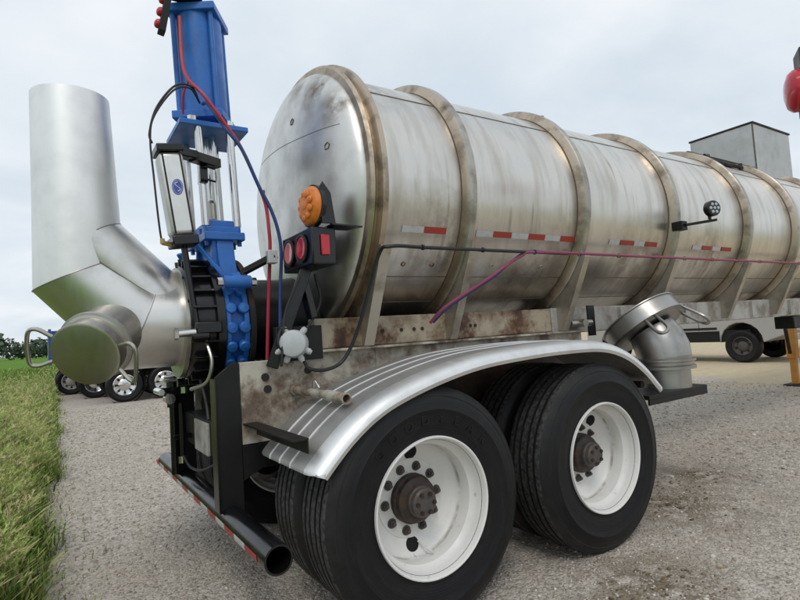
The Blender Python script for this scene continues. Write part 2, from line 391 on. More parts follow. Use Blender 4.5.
pal = np.array([(.46, .41, .35), (.4, .352, .295), (.52, .468, .402), (.3, .26, .218), (.46, .385, .3), (.66, .61, .54), (.36, .315, .265)])
cc = pal[rng.integers(0, len(pal), n)] * rng.uniform(.8, 1.1, (n, 1))
Fi = (IF[None] + (np.arange(n) * len(IV))[:, None, None]).reshape(-1, 3)
def clods(cx_, cy_, n_, sx_, sy_):
    return np.stack([cx_ + rng.normal(0, sx_, n_), cy_ + rng.normal(0, sy_, n_)], 1)
cl = np.concatenate([clods(2.25, -.95, 130, .22, .12), clods(2.75, -.75, 60, .25, .08), clods(1.0, -1.6, 110, .2, .13), clods(.72, -1.75, 40, .1, .1), clods(3.9, -.1, 40, .5, .5), clods(.2, 3, 40, .7, 1.6)])
ncl = len(cl); ss = .003 + .009 * rng.random(ncl) ** 2.5; vc = IV[None] * (1 + .25 * rng.standard_normal((ncl, len(IV), 1))) * np.stack([ss * rng.uniform(1, 2.4, ncl), ss * rng.uniform(.8, 1.5, ncl), ss * .6], 1)[:, None]
vc[..., 0] += cl[:, :1]; vc[..., 1] += cl[:, 1:]; vc[..., 2] += .002
fc = (IF[None] + (np.arange(ncl) * len(IV))[:, None, None]).reshape(-1, 3); kc = np.array([(.16, .12, .07)]) * rng.uniform(.6, 1.4, (ncl, 1))
struct(scatter_mesh('mud_clods', vc.reshape(-1, 3), fc, np.repeat(kc, len(IV), 0), 'stones', 0, 0), 'stuff')
struct(scatter_mesh('loose_stones', V.reshape(-1, 3), Fi, np.repeat(cc, len(IV), 0), 'stones', 0, 0), 'stuff')

# grass
def grass(n, x0, x1, y0, y1, h0, h1, wd, far=False):
    y = y0 + (y1 - y0) * rng.random(n) ** (1.4 if not far else 1.6)
    ex = np.array([edge_x(q) for q in y]); x = ex - (rng.random(n) ** 1.35) * (ex - x0) + rng.normal(0, .05, n)
    h = rng.uniform(h0, h1, n) * (0.45 + .55 * np.clip((ex - x) / .3, 0, 1)); a = rng.uniform(0, 2 * PI, n); lean = rng.uniform(.1, .8, n) ** 1.3 * h
    wv = np.stack([-np.sin(a), np.cos(a), 0 * a], 1); dv = np.stack([np.cos(a), np.sin(a), 0 * a], 1) + np.array([.22, -.12, 0])
    base = np.stack([x, y, np.full(n, -.02)], 1); W = wd * rng.uniform(.6, 1.4, n)
    head = rng.random(n) < .15
    rows = []
    cols = []
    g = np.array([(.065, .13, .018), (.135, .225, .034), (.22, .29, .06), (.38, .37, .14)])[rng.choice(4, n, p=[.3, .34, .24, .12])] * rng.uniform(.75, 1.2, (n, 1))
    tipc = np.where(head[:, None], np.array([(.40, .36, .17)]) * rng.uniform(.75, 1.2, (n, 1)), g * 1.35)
    for t, wk in ((0, 1.), (.4, .85), (.75, .6), (.88, 1), (1, .1)):
        c = base + dv * (lean * t ** 1.9)[:, None] + np.array([0, 0, 1.])[None] * (h * t * (1 - .18 * t))[:, None]
        k = wk * np.where(head & (t > .7), 2.6 if t < .95 else 1.2, 1.)
        ww = wv * (W * k * .5)[:, None]
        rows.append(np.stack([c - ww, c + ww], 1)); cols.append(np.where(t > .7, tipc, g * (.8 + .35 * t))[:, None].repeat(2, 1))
    V = np.concatenate(rows, 1); C = np.concatenate(cols, 1)
    f = np.array([(2 * i, 2 * i + 1, 2 * i + 3, 2 * i + 2) for i in range(4)])
    F = (f[None] + (np.arange(n) * 10)[:, None, None]).reshape(-1, 4)
    return V.reshape(-1, 3), F, C.reshape(-1, 3)
def plumes(n, x0, y0, y1, h0, h1, sz):
    '''feathery seed heads: a nodding spike of short fine awns'''
    y = y0 + (y1 - y0) * rng.random(n) ** 1.4; ex = np.array([edge_x(q) for q in y]); x = ex - .06 - (rng.random(n) ** 1.3) * (ex - x0)
    h = rng.uniform(h0, h1, n) * (.55 + .45 * np.clip((ex - x) / .35, 0, 1)); a = rng.uniform(0, 2 * PI, n)
    dirv = np.stack([np.cos(a) * .6 + .35, np.sin(a) * .6 - .15, .55 + .5 * rng.random(n)], 1); dirv /= np.linalg.norm(dirv, axis=1)[:, None]
    keep = (np.sin(y * 2.1 + x * 1.7) + np.sin(y * 4.3 - x * 3.1 + 1) + rng.normal(0, .5, n)) > -.35; x, y, h, a, dirv = x[keep], y[keep], h[keep], a[keep], dirv[keep]; n = len(x)
    base = np.stack([x, y, h], 1); K = 16; L = sz * rng.uniform(.8, 1.5, n)
    c0 = np.array([(.58, .58, .25), (.46, .53, .18), (.64, .57, .32), (.4, .53, .15)])[rng.integers(0, 4, n)] * rng.uniform(.8, 1.1, (n, 1))
    Vs, Cs = [], []
    for k in range(K):
        t = k / K; p = base + dirv * (L * t)[:, None]; p[:, 2] -= (L * .35 * t * t)
        w_ = rng.standard_normal((n, 3)); w_ /= np.linalg.norm(w_, axis=1)[:, None]
        d2 = dirv * .8 + w_ * .55; ln = L * .3 * (1 - .5 * t) * rng.uniform(.7, 1.3, n); sd_ = np.cross(d2, rng.standard_normal((n, 3))); sd_ /= np.linalg.norm(sd_, axis=1)[:, None]
        wd_ = sz * .035
        Vs.append(np.stack([p - sd_ * wd_, p + sd_ * wd_, p + d2 * ln[:, None] + sd_ * wd_ * .3, p + d2 * ln[:, None] - sd_ * wd_ * .3], 1)); Cs.append(np.repeat(c0[:, None], 4, 1))
    # stalk
    sd_ = np.stack([-np.sin(a), np.cos(a), 0 * a], 1) * .0016
    ft = base.copy(); ft[:, 2] = -.02; ft[:, :2] -= dirv[:, :2] * (h * .25)[:, None]
    Vs.append(np.stack([ft - sd_, ft + sd_, base + sd_, base - sd_], 1)); Cs.append(np.repeat((c0 * .6)[:, None], 4, 1))
    V = np.concatenate(Vs, 0).reshape(-1, 3); C = np.concatenate(Cs, 0).reshape(-1, 3)
    return V, np.arange(len(V)).reshape(-1, 4), C
gs = [grass(34000, -3.0, 0, -.8, 6, .15, .48, .007), grass(16000, -4.5, 0, 5, 18, .2, .5, .012), grass(14000, -9, 0, -3, 12, .2, .5, .012), grass(12000, -14, 0, 14, 60, .15, .35, .03, True),
      plumes(8000, -3.0, -.6, 6, .28, .56, .085), plumes(6000, -4.5, 5, 20, .3, .58, .11), plumes(1500, -9, -3, 12, .3, .58, .1)]
# sparse weeds straying on to the gravel
wx = [g_ for g_ in [grass(900, -1.6, 0, -.5, 9, .05, .16, .006)]]
v_, f_, c_ = wx[0]; v_ = v_.reshape(-1, 10, 3); sh_x = np.abs(rng.normal(.0, .16, len(v_))) + .02; v_[:, :, 0] += sh_x[:, None]; gs.append((v_.reshape(-1, 3), f_, c_))
off = 0; VV, FF, CC = [], [], []
for v, f, c in gs: VV.append(v); FF.append(f + off); CC.append(c); off += len(v)
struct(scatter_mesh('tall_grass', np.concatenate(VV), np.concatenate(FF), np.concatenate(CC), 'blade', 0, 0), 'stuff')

# far treeline, all round the fields
def treeline():
    Vs, Cs = [], []
    def crown(cx, cy, r, h, base):
        n = 240
        d = rng.standard_normal((n, 3)); d /= np.linalg.norm(d, axis=1)[:, None]; rad = rng.uniform(.55, 1.05, (n, 1))
        p = d * rad * np.array([r, r, h / 2]) + np.array([cx, cy, h * .52])
        p[:, 2] = np.maximum(p[:, 2], .3)
        a = rng.standard_normal((n, 3)); a /= np.linalg.norm(a, axis=1)[:, None]; bb = np.cross(a, d); s = r * rng.uniform(.09, .2, (n, 1))
        Vs.append(np.stack([p - a * s - bb * s, p + a * s - bb * s * .7, p + a * s * .8 + bb * s, p - a * s + bb * s * .8], 1).reshape(-1, 3))
        c = np.array(base) * rng.uniform(.6, 1.35, (n, 1)); Cs.append(np.repeat(c, 4, 0))
    for i in range(170):
        th_ = math.radians(-75 + 150 * i / 169 + rng.uniform(-.4, .4)); R = 270 + 25 * math.sin(i * .7) + rng.uniform(-12, 12)
        h = rng.uniform(7, 12); crown(R * math.sin(th_), R * math.cos(th_), h * rng.uniform(.4, .62), h, (.085, .12, .08))
    V = np.concatenate(Vs); F = np.arange(len(V)).reshape(-1, 4)
    return scatter_mesh('far_treeline', V, F, np.concatenate(Cs), 'leaf', 0, 0)
struct(treeline(), 'stuff')

# ------------------------------------------------------------ tank trailer
ZC, R = 2.132, .79
T = thing('tank_trailer', (0, 0, 0), 'stainless tank trailer with blue gate valve and large discharge pipe at its rear', 'tank trailer')
TL = 11.6
# shell, with welded panels reaching between the rings
b = B(); b.lathe([(R, h) for h in np.linspace(0, TL, 90)], (0, 0, ZC), (1, 0, 0), 128)
shell = obj('tank_shell', b, 'tank', T, origin=(0, 0, ZC))
hd = [(R * math.cos(u), -.19 * math.sin(u) ** 1.0) for u in np.linspace(0, PI / 2 - .002, 28)]
hd = [(R - .001, .012)] + hd
obj('tank_head', B().lathe(hd, (-.004, 0, ZC), (1, 0, 0), 128), 'tank_head', T)
obj('tank_head', B().lathe([(r, -h) for r, h in hd], (TL + .004, 0, ZC), (1, 0, 0), 96), 'tank_head', T)
def angp(x, deg, r): a = math.radians(deg); return (x, r * math.cos(a), ZC + r * math.sin(a))
# end ring: wide double band
o = obj('end_ring', B().lathe([(R - .01, -.035), (R + .035, -.03), (R + .05, -.012), (R + .03, .006), (R + .028, .018), (R + .062, .03), (R + .062, .062), (R + .048, .07), (R - .01, .074)], (.02, 0, ZC), (1, 0, 0), 128), 'ring_dirty', T)
RX = [.665, 1.693, 2.807, 4.03, 5.06, 6.2, 7.35, 8.5, 9.65, 10.7]
prof = [(R - .01, -.05), (R + .006, -.046), (R + .05, -.03), (R + .06, -.022), (R + .06, .022), (R + .05, .03), (R + .006, .04), (R - .01, .042)]
for X in RX:
    b = B().lathe(prof, (X, 0, ZC), (1, 0, 0), 128); b.mi = [1 if i % 7 in (0, 6) else (2 if i % 7 == 1 else 0) for i in range(len(b.f))]
    obj('stiffener_ring', b, ['ring', 'ring_foot', 'ring_dirty'], T)
# seams
for deg, rr in ((138, .004), (222, .0035), (237, .003)):
    b = B()
    xs_ = [0.1] + RX + [TL]
    for i in range(len(xs_) - 1):
        a_, c_ = xs_[i] + .05, xs_[i + 1] - .05
        b.tube([angp(a_ + (c_ - a_) * t, deg, R) for t in np.linspace(0, 1, 6)], rr, 6)
    obj('weld_seam', b, 'weld', shell)
def headp(y, z, off=0.): return Vector((-.004 - .19 * math.sqrt(max(0, 1 - (y * y + (z - ZC) ** 2) / R ** 2)) - off, y, z))
sm = [headp(p_.y, p_.z) for p_ in bez([(0, .42, 2.505), (0, 0, 2.475), (0, -.312, 2.441), (0, -.66, 2.41)], 8)]
obj('weld_seam', B().tube(sm, .0022, 6), 'seam_grey', T)
for y, z in ((-.187, 2.584), (-.58, 2.31), (.289, 2.27)):      # small welded pads on the head
    obj('pad_mark', B().tube([headp(y + .02 * math.cos(q), z + .02 * math.sin(q), .0005) for q in np.linspace(.4, 2 * PI + .4, 6)], .004, 6), 'weld', T)
for X in (.28, .48, .95, 1.4):
    b = B(); a_ = 216
    c0 = Vector(angp(X, a_, R + .002)); t1 = Vector((0, -math.sin(math.radians(a_)), math.cos(math.radians(a_))))
    pts = [c0 + Vector((.013 * math.cos(q), 0, 0)) + t1 * .013 * math.sin(q) for q in np.linspace(.4, 2 * PI + .4, 7)]
    obj('pad_mark', b.tube(pts, .004, 6), 'rust_steel', shell)
# reflective tape on the shell
def tape(x0, x1, deg, mat):
    n = 6; d = .037 / R * 180 / PI / 2; vs = []
    for i in range(n + 1):
        x_ = x0 + (x1 - x0) * i / n
        for e in (-d, 0, d): vs.append(angp(x_, deg + e, R + .003))
    b = B(); b.add(vs, [(i * 3 + j, i * 3 + j + 1, i * 3 + j + 4, i * 3 + j + 3) for i in range(n) for j in range(2)])
    return obj('reflective_tape', b, mat, shell)
def xpix(u, deg):  # place tape from the photograph's columns, on the tank's own surface
    best = min(np.linspace(.1, 6, 600), key=lambda x_: abs(pix(angp(x_, deg, R))[0] - u)); return float(best)
CAMP = Vector((-1.401431, -3.134701, 1.284888))
def pix(P):
    d = Vector(P) - CAMP; z = d.dot(CF); return 400 + 536.785 * d.dot(CR) / z, 300 - 536.785 * d.dot(CU) / z
TD = 201.
for u0, u1, mt in ((402, 424, 'tape_white'), (424, 446, 'tape_red'), (476, 493, 'tape_white'), (493, 511, 'tape_red'), (511, 528, 'tape_white'), (528, 545, 'tape_red'), (545, 560, 'tape_white'), (560, 577, 'tape_red'),
                   (609, 619, 'tape_white'), (620, 633, 'tape_red'), (634, 644, 'tape_white'), (645, 657, 'tape_red'), (692, 701, 'tape_white'), (702, 711, 'tape_red'), (712, 720, 'tape_white'), (721, 731, 'tape_red')):
    tape(xpix(u0, TD), xpix(u1, TD), TD, mt)

# gussets: web plate in the ring's plane with a flange along its outer edge, down to the rail
def gusset(X, flange=.055, mat='gusset'):
    for sgn in (-1, 1):
        yo, yi = .80 * sgn, .56 * sgn
        arc = [(sgn * (R - .004) * math.cos(math.radians(a_)), ZC - (R - .004) * math.sin(math.radians(a_))) for a_ in range(26, 60, 4)]
        poly = [(sgn * .792, 1.73)] + arc + [(sgn * .46, 1.385), (sgn * .46, 1.225), (sgn * .555, 1.225)]
        b = B().prism(poly, 'yz', X - .006, X + .006); g = obj('gusset', b, mat, T, bevel=.002)
        obj('gusset_flange', B().bar((X, sgn * .80, 1.728), (X, sgn * .562, 1.225), .012, flange, up=(1, 0, 0)), mat, g, bevel=.002)
gusset(.07, .065)
for X in RX: gusset(X)

# sub frame
for sgn in (-1, 1):
    y0, y1 = sgn * .42, sgn * .5
    rl = obj('upper_rail', B().box((-.22, y0, 1.222), (1.62, y1, 1.386)), 'rust_steel', T, bevel=.006)
    for X in (.2, .33, .42, .48, .86, .9):
        obj('bolt_hole', B().cyl((X, y1 + sgn * .0005, 1.30), (X, y1 + sgn * .006, 1.30), .011, 10), 'dark_steel', rl)
    b = B(); b.prism([(sgn * .30, 1.206), (sgn * .545, 1.206), (sgn * .545, 1.22), (sgn * .30, 1.22)], 'yz', -.2, 1.95)
    b.box((-.2, sgn * .43, .94), (.148, sgn * .492, 1.2055)).box((.1485, sgn * .43, 1.08), (1.95, sgn * .492, 1.2055))
    obj('suspension_rail', b, 'tan_steel', T, bevel=.003)
    obj('painted_shade_rail', B().box((.15, sgn * .425, .80), (1.95, sgn * .488, 1.0795)), 'dark_steel', T, bevel=.003)  # dark colour stands in for shade under the fender; also blocks the bright gap
    obj('frame_rail', B().box((1.63, y0, 1.2), (11.2, y1, 1.39)), 'rail_grey', T, bevel=.008)
    for X in (2.4, 3.35, 4.6, 5.5, 6.6): obj('rail_splice', B().box((X, y1, 1.215), (X + .012, y1 + sgn * .03, 1.375)), 'rail_grey', T)
    # rear side plate with holes and stains, black rear post
    sp = obj('side_plate', B().prism([(-.625, 1.187), (-.2, 1.187), (-.2, .84), (-.3, .79), (-.625, .79)], 'xz', sgn * .455, sgn * .5), 'tan_steel', T, bevel=.003)
    for X, Z in ((-.5, 1.105), (-.49, 1.045), (-.27, 1.12)):
        obj('bolt_hole', B().cyl((X, sgn * .5005, Z), (X, sgn * .506, Z), .02, 14), 'dark_steel', sp)
    post = obj('rear_post', B().prism([(-.745, 1.125), (-.66, 1.192), (-.63, 1.192), (-.63, .47), (-.745, .47)], 'xz', sgn * .485, sgn * .505), 'black_matte', T, bevel=.002)
    obj('post_flange', B().box((-.752, sgn * .43, .5), (-.7455, sgn * .52, 1.12)), 'black', post, bevel=.002)
    obj('post_brace', B().prism([(-.628, .62), (-.628, .785), (-.28, .785)], 'xz', sgn * .47, sgn * .5), 'black_matte', T, bevel=.002)
# rear cross members
obj('cross_member', B().box((-.70, -.428, .705), (-.60, .428, .712)).box((-.70, -.428, .7125), (-.69, .428, .872)).box((-.70, -.428, .8725), (-.56, .428, .88)), 'black_matte', T, bevel=.002)
for y in (-.18,): obj('hanger_plate', B().box((-.715, y, .70), (-.7005, y + .3, .87)), 'rail_grey', T, bevel=.003)
obj('cross_member', B().box((-.6, -.42, .93), (-.35, .42, 1.17)), 'black_matte', T, bevel=.004)
for X in (.62, 1.75, 4.8, 7.4, 9.8): obj('cross_member', B().box((X - .05, -.419, 1.23), (X + .05, .419, 1.37)), 'dark_steel', T, bevel=.004)
# bumper pipe
bx, bz, br = -.694, .462, .057
b = B().lathe([(br, -1.125), (br, 1.17), (br - .008, 1.17), (br - .008, -1.125)], (bx, 0, bz), (0, 1, 0), 40, closed=True)
bump = obj('bumper', b, 'black', T)
k = 0; y = -1.04
while y < 1.1:
    ln = .15
    vs = []
    for e in np.linspace(172, 203, 6): vs += [(bx + (br + .0015) * math.cos(math.radians(e)), y, bz + (br + .0015) * math.sin(math.radians(e))), (bx + (br + .0015) * math.cos(math.radians(e)), y + ln, bz + (br + .0015) * math.sin(math.radians(e)))]
    obj('reflective_tape', B().add(vs, [(2 * i, 2 * i + 1, 2 * i + 3, 2 * i + 2) for i in range(5)]), ('tape_red', 'tape_white')[k % 2], bump)
    y += ln + .002; k += 1
# jack by the far post
jk = obj('support_jack', B().cyl((-.79, .3, .54), (-.79, .3, .93), .022).cyl((-.79, .3, .93), (-.79, .3, 1.12), .034), 'black', T)
obj('jack_bracket', B().box((-.86, .26, 1.0), (-.70, .34, 1.05)), 'black', jk, bevel=.003)
obj('jack_bracket', B().box((-.80, .27, .74), (-.70, .33, .77)), 'black', jk, bevel=.003)
obj('jack_pin', B().cyl((-.87, .18, 1.03), (-.87, .36, 1.03), .018).cyl((-.85, .2, 1.10), (-.75, .2, 1.10), .02), 'chrome', jk)

for (p0, p1, r0, mt) in (((-.76, .12, 1.02), (-.76, .12, 1.16), .02, 'chrome'), ((-.80, .1, 1.08), (-.70, .1, 1.08), .026, 'black'), ((-.83, .16, .99), (-.83, .22, .99), .03, 'chrome'),
                         ((-.752, .3, .60), (-.752, .3, .64), .03, 'chrome'), ((-.765, .2, .66), (-.765, .2, .96), .014, 'black'), ((-.78, -.02, 1.12), (-.70, -.02, 1.12), .018, 'chrome')):
    obj('hydraulic_fitting', B().cyl(p0, p1, r0, 12), mt, T)
obj('link_rod', B().bar((-.80, .3, .55), (-.775, .33, 1.0), .03, .018), 'black', T, bevel=.003)
obj('hydraulic_line', B().tube(bez([(-.76, .12, 1.16), (-.78, .05, 1.22), (-.74, -.1, 1.16), (-.72, -.2, 1.0), (-.72, -.25, .9)], 8), .009, 8), 'hose_black', T)
obj('hydraulic_line', B().tube(bez([(-.765, .2, .66), (-.74, .12, .6), (-.72, -.1, .62), (-.66, -.3, .7)], 8), .008, 8), 'hose_black', T)
# fenders
lip = [(-.555, .755), (-.542, .775), (-.428, .882), (-.299, .97), (-.157, 1.03), (.062, 1.09), (.303, 1.133), (.571, 1.152), (.87, 1.16), (1.205, 1.15), (1.431, 1.094), (1.615, .99), (1.775, .85)]
lip = [(p_.x, p_.z) for p_ in bez([(x_, 0, z_) for x_, z_ in lip], 5)]
for sgn in (-1, 1):
    cs = [(.6, .0), (.6, .012), (.65, .022), (1.10, .022), (1.14, .0195), (1.17, .013), (1.193, .002), (1.206, -.013), (1.211, -.03), (1.205, -.045), (1.199, -.045), (1.204, -.03), (1.199, -.015), (1.187, -.002), (1.165, .007), (1.13, .013), (.65, .014)]
    m_ = len(lip); T2 = []
    for i in range(m_):
        d = Vector((lip[min(i + 1, m_ - 1)][0] - lip[max(i - 1, 0)][0], 0, lip[min(i + 1, m_ - 1)][1] - lip[max(i - 1, 0)][1])).normalized(); T2.append(Vector((-d.z, 0, d.x)))
    vs = [Vector((lip[i][0], sgn * yy, lip[i][1])) + T2[i] * oo for i in range(m_) for yy, oo in cs]; kk = len(cs)
    fs = [(i * kk + j, i * kk + (j + 1) % kk, (i + 1) * kk + (j + 1) % kk, (i + 1) * kk + j) for i in range(m_ - 1) for j in range(kk)] + [tuple(range(kk)), tuple(range((m_ - 1) * kk, m_ * kk))]
    fb = B(); fb.add(vs, fs); fe = obj('fender', fb, 'fender', T)
    # bright rolled lip and three raised bright ribs
    c2 = [(1.12, .0212), (1.142, .0195), (1.172, .0128), (1.1945, .0025), (1.208, -.0125), (1.2132, -.03), (1.2065, -.0475)]; c2n = len(c2)
    vs = [Vector((lip[i][0], sgn * yy, lip[i][1])) + T2[i] * (oo + .0015) for i in range(m_) for yy, oo in c2]
    obj('fender_lip', B().add(vs, [(i * c2n + j, i * c2n + j + 1, (i + 1) * c2n + j + 1, (i + 1) * c2n + j) for i in range(m_ - 1) for j in range(c2n - 1)]), 'fender_lip', fe)
    for yy in (.74, .86, .98):
        rb = B(); rb.tube([Vector((lip[i][0], sgn * yy, lip[i][1])) + T2[i] * .0225 for i in range(m_)], .0045, 6); obj('fender_rib', rb, 'fender_lip', fe)
    # fender arms and the tube holder
    b = B().box((-.62, sgn * .5, .885), (-.55, sgn * 1.13, .893)).box((-.555, sgn * .5, .83), (-.548, sgn * 1.12, .8845))
    obj('fender_arm', b, 'black_matte', T, bevel=.0015)
    for X in (.62, 1.73):
        obj('fender_arm', B().cyl((X, sgn * .5, 1.11 if X < 1 else .86), (X, sgn * 1.1, 1.11 if X < 1 else .86), .022), 'dark_steel', T)
    obj('centre_hanger', B().prism([(.40, .929), (.86, .929), (.74, .6), (.52, .6)], 'xz', sgn * .34, sgn * .49), 'dark_steel', T, bevel=.005)
    obj('brake_chamber', B().lathe([(.001, 0), (.07, .01), (.08, .05), (.085, .06), (.08, .07), (.07, .13), (.001, .14)], (.55, sgn * .56, .72), (1, 0, .1), 24), 'black_matte', T)
obj('dark_gap_filler', B().box((.48, -.339, .62), (.78, .339, 1.16)), 'dark_steel', T, bevel=.006)  # added dark block, closes the bright gap seen between the wheels
st = obj('tube_holder', B().lathe([(.02, 0), (.02, .45), (.025, .46), (.025, .64), (.018, .64), (.018, .3)], (-.352, -.42, 1.03), (.02, -1, -.02), 20), 'tan_steel', T)
obj('tube_collar', B().lathe([(.02, .0), (.029, .003), (.029, .06), (.02, .063)], (-.352, -.47, 1.029), (.02, -1, -.02), 20), 'tan_steel', st)
obj('hitch_clip', B().tube(bez([(-.352, -.75, 1.05), (-.36, -.78, 1.09), (-.36, -.83, 1.055), (-.352, -.79, 1.048)], 5), .004, 6), 'chrome', st)

# ---- wheels (dished side faces -y locally)
tp = []
TR, TW = .522, .285
def tyre_profile():
    h = TW / 2; p = [(.286, -.115), (.300, -.128), (.318, -.127), (.335, -.132), (.38, -.1425), (.415, -.1455), (.418, -.1475), (.424, -.1475), (.427, -.145), (.455, -.140), (.478, -.131), (.4815, -.1325), (.4855, -.131), (.500, -.122), (.512, -.114), (TR - .004, -.108), (TR - .001, -.104)]
    gr = [-.072, -.026, .026, .072]; q = []
    for g in gr: q += [(TR, g - .008), (TR - .018, g - .006), (TR - .018, g + .006), (TR, g + .008)]
    return p + q + [(r, -a_) for r, a_ in reversed(p)]
def disc_r(h): return h
def make_wheel():
    b = B(); yo = -.14            # outer flange plane at y=-.14 from the tyre's mid plane
    rim = [(.304, -.138), (.3045, -.141), (.300, -.143), (.294, -.139), (.288, -.120), (.284, -.09), (.2795, -.072), (.262, -.055), (.258, -.03), (.2585, -.005), (.262, .015), (.256, .030), (.246, .040), (.235, .045), (.19, .058), (.181, .060), (.179, .056), (.172, .055), (.086, .055)]
    rim += [(.086, .07), (.16, .07), (.24, .058), (.268, .04), (.270, .10), (.288, .12), (.304, .138), (.308, .13), (.29, .10), (.283, 0), (.29, -.11), (.306, -.13)]
    b.lathe(rim, (0, 0, 0), (0, 1, 0), 72, closed=True)
    wh = obj('wheel', b, 'wheel_paint', T, origin=(0, 0, 0))
    ty = B(); ty.lathe(tyre_profile(), (0, 0, 0), (0, 1, 0), 96)
    npf = len(tyre_profile()) - 1
    ty.mi = [(2 if (i % npf) in (17, 18, 19, 21, 22, 23, 25, 26, 27, 29, 30, 31) else 1) if 15 <= (i % npf) <= 33 else 0 for i in range(len(ty.f))]  # groove faces get the near-black shade colour
    obj('tyre', ty, ['rubber', 'tread', 'recess_shade'], wh, origin=(0, 0, 0))
    obj('hub', B().lathe([(.088, .06), (.113, .054), (.113, .03), (.104, .022), (.102, .0), (.09, -.008), (.066, -.012)], (0, 0, 0), (0, 1, 0), 36), 'hub', wh, origin=(0, 0, 0))
    obj('hub_cap', B().lathe([(.069, -.010), (.070, -.03), (.064, -.036), (.064, -.056), (.056, -.064), (.03, -.066), (.001, -.066)], (0, 0, 0), (0, 1, 0), 32), 'hub_grey', wh, origin=(0, 0, 0))
    for i in range(6):
        a_ = i * PI / 3; c_ = (.045 * math.cos(a_), 0, .045 * math.sin(a_))
        obj('hub_bolt', B().cyl((c_[0], -.074, c_[2]), (c_[0], -.063, c_[2]), .010, 6), 'dark_steel', wh, origin=c_)
    for i in range(10):
        a_ = i * PI / 5 + .1; c_ = (.145 * math.cos(a_), 0, .145 * math.sin(a_))
        nb = B().lathe([(.023, .0555), (.023, .0515), (.017, .0505), (.001, .0505)], c_, (0, 1, 0), 12); nb.cyl((c_[0], .036, c_[2]), (c_[0], .0507, c_[2]), .0155, 6).cyl((c_[0], .026, c_[2]), (c_[0], .0365, c_[2]), .009, 8)
        obj('lug_nut', nb, 'hub_grey', wh, origin=c_)
    for a_ in (PI / 2, -PI / 2):
        c_ = (.208 * math.cos(a_), 0, .208 * math.sin(a_))
        # follows the disc's slope
        hb = B().lathe([(.001, .0025), (.031, .003), (.034, .002), (.035, -.002)], (c_[0], .0528, c_[2]), (-.277 * math.cos(a_), -.96, -.277 * math.sin(a_)), 24)
        obj('hand_hole', hb, 'recess_shade', wh, origin=c_)
    obj('valve_stem', B().tube([(.03, .05, -.2), (.045, .0, -.225), (.06, -.03, -.235)], .005, 8), 'white_paint', wh, origin=(.045, 0, -.22))
    return wh
wh = make_wheel()
WX = (0., 1.205); first = True
for X in WX:
    for yc, flip in ((-1.05, 0), (-.725, 1), (.725, 0), (1.05, 1)):
        o = wh if first else copy_tree(wh, T); first = False
        o.location = (X, yc, .514); o.rotation_euler = (0, (.05 if X == 0 else .62), PI if flip else 0)
def raised_text(txt, wheel, r_mid, size, a_start, step):
    for i, ch in enumerate(txt):
        cu = bpy.data.curves.new('letter', 'FONT'); cu.body = ch; cu.size = size; cu.align_x = 'CENTER'; cu.extrude = .0012
        tmp = link(bpy.data.objects.new('letter', cu)); dg_ = bpy.context.evaluated_depsgraph_get(); me = bpy.data.meshes.new_from_object(tmp.evaluated_get(dg_))
        S.collection.objects.unlink(tmp); bpy.data.objects.remove(tmp)
        a_ = a_start - i * step; rad_ = Vector((math.cos(a_), 0, math.sin(a_))); tan_ = Vector((math.sin(a_), 0, -math.cos(a_)))
        nrm = Vector((0, -1, 0)); c_ = rad_ * r_mid + Vector((0, -.1436, 0))
        for v in me.vertices: v.co = c_ + tan_ * v.co.x + rad_ * v.co.y + nrm * v.co.z
        me.materials.clear(); me.materials.append(M['rubber'])
        o = link(bpy.data.objects.new('raised_letter', me)); o.parent = wheel
raised_text('GOODYEAR', wh, .362, .06, math.radians(138), math.radians(13.5))
for X in WX:
    obj('axle', B().cyl((X, -.9, .514), (X, .9, .514), .065), 'dark_steel', T)
    for sgn in (-1, 1):
        obj('brake_drum', B().lathe([(.05, -.2), (.205, -.19), (.21, .0), (.18, .01), (.05, .01)], (X, sgn * .56, .514), (0, sgn * 1., 0), 36), 'dark_steel', T)
        obj('air_spring', B().lathe([(.09, 0), (.12, .03), (.09, .12), (.12, .21), (.09, .24)], (X + .28, sgn * .4, .67), (0, 0, 1), 24), 'hose_black', T)
        obj('suspension_arm', B().bar((X - .5, sgn * .42, .75), (X + .38, sgn * .42, .62), .07, .1), 'dark_steel', T, bevel=.006)
        obj('suspension_hanger', B().prism([(X - .6, .93), (X - .38, .93), (X - .44, .66), (X - .56, .66)], 'xz', sgn * .36, sgn * .48), 'dark_steel', T, bevel=.005)
obj('air_tank', B().lathe([(.001, -.36), (.09, -.35), (.125, -.3), (.125, .3), (.09, .35), (.001, .36)], (-.45, 0, .68), (0, 1, 0), 32), 'black', T)

# ------------------------------------------------------------ gate valve
VX, VZ = -.57, 1.415
LEAN = .036
def lean(v): return Vector((v.x - (v.z - VZ) * LEAN, v.y, v.z))
def vobj(name, b, mat, parent, **k): b.xf(lean); return obj(name, b, mat, parent, **k)
body = B(); rb_ = .345
body.lathe([(.235, -.06), (.335, -.06), (.335, -.035), (.30, -.03), (.30, .03), (.335, .035), (.335, .06), (.235, .06)], (VX, 0, VZ), (1, 0, 0), 64, closed=True)
body.prism([(-.27, 1.55), (.27, 1.55), (.215, 1.74), (.2, 1.86), (-.2, 1.86), (-.215, 1.74)], 'yz', VX - .045, VX + .045)
gv = vobj('gate_valve', body, 'blue', T, bevel=.004)
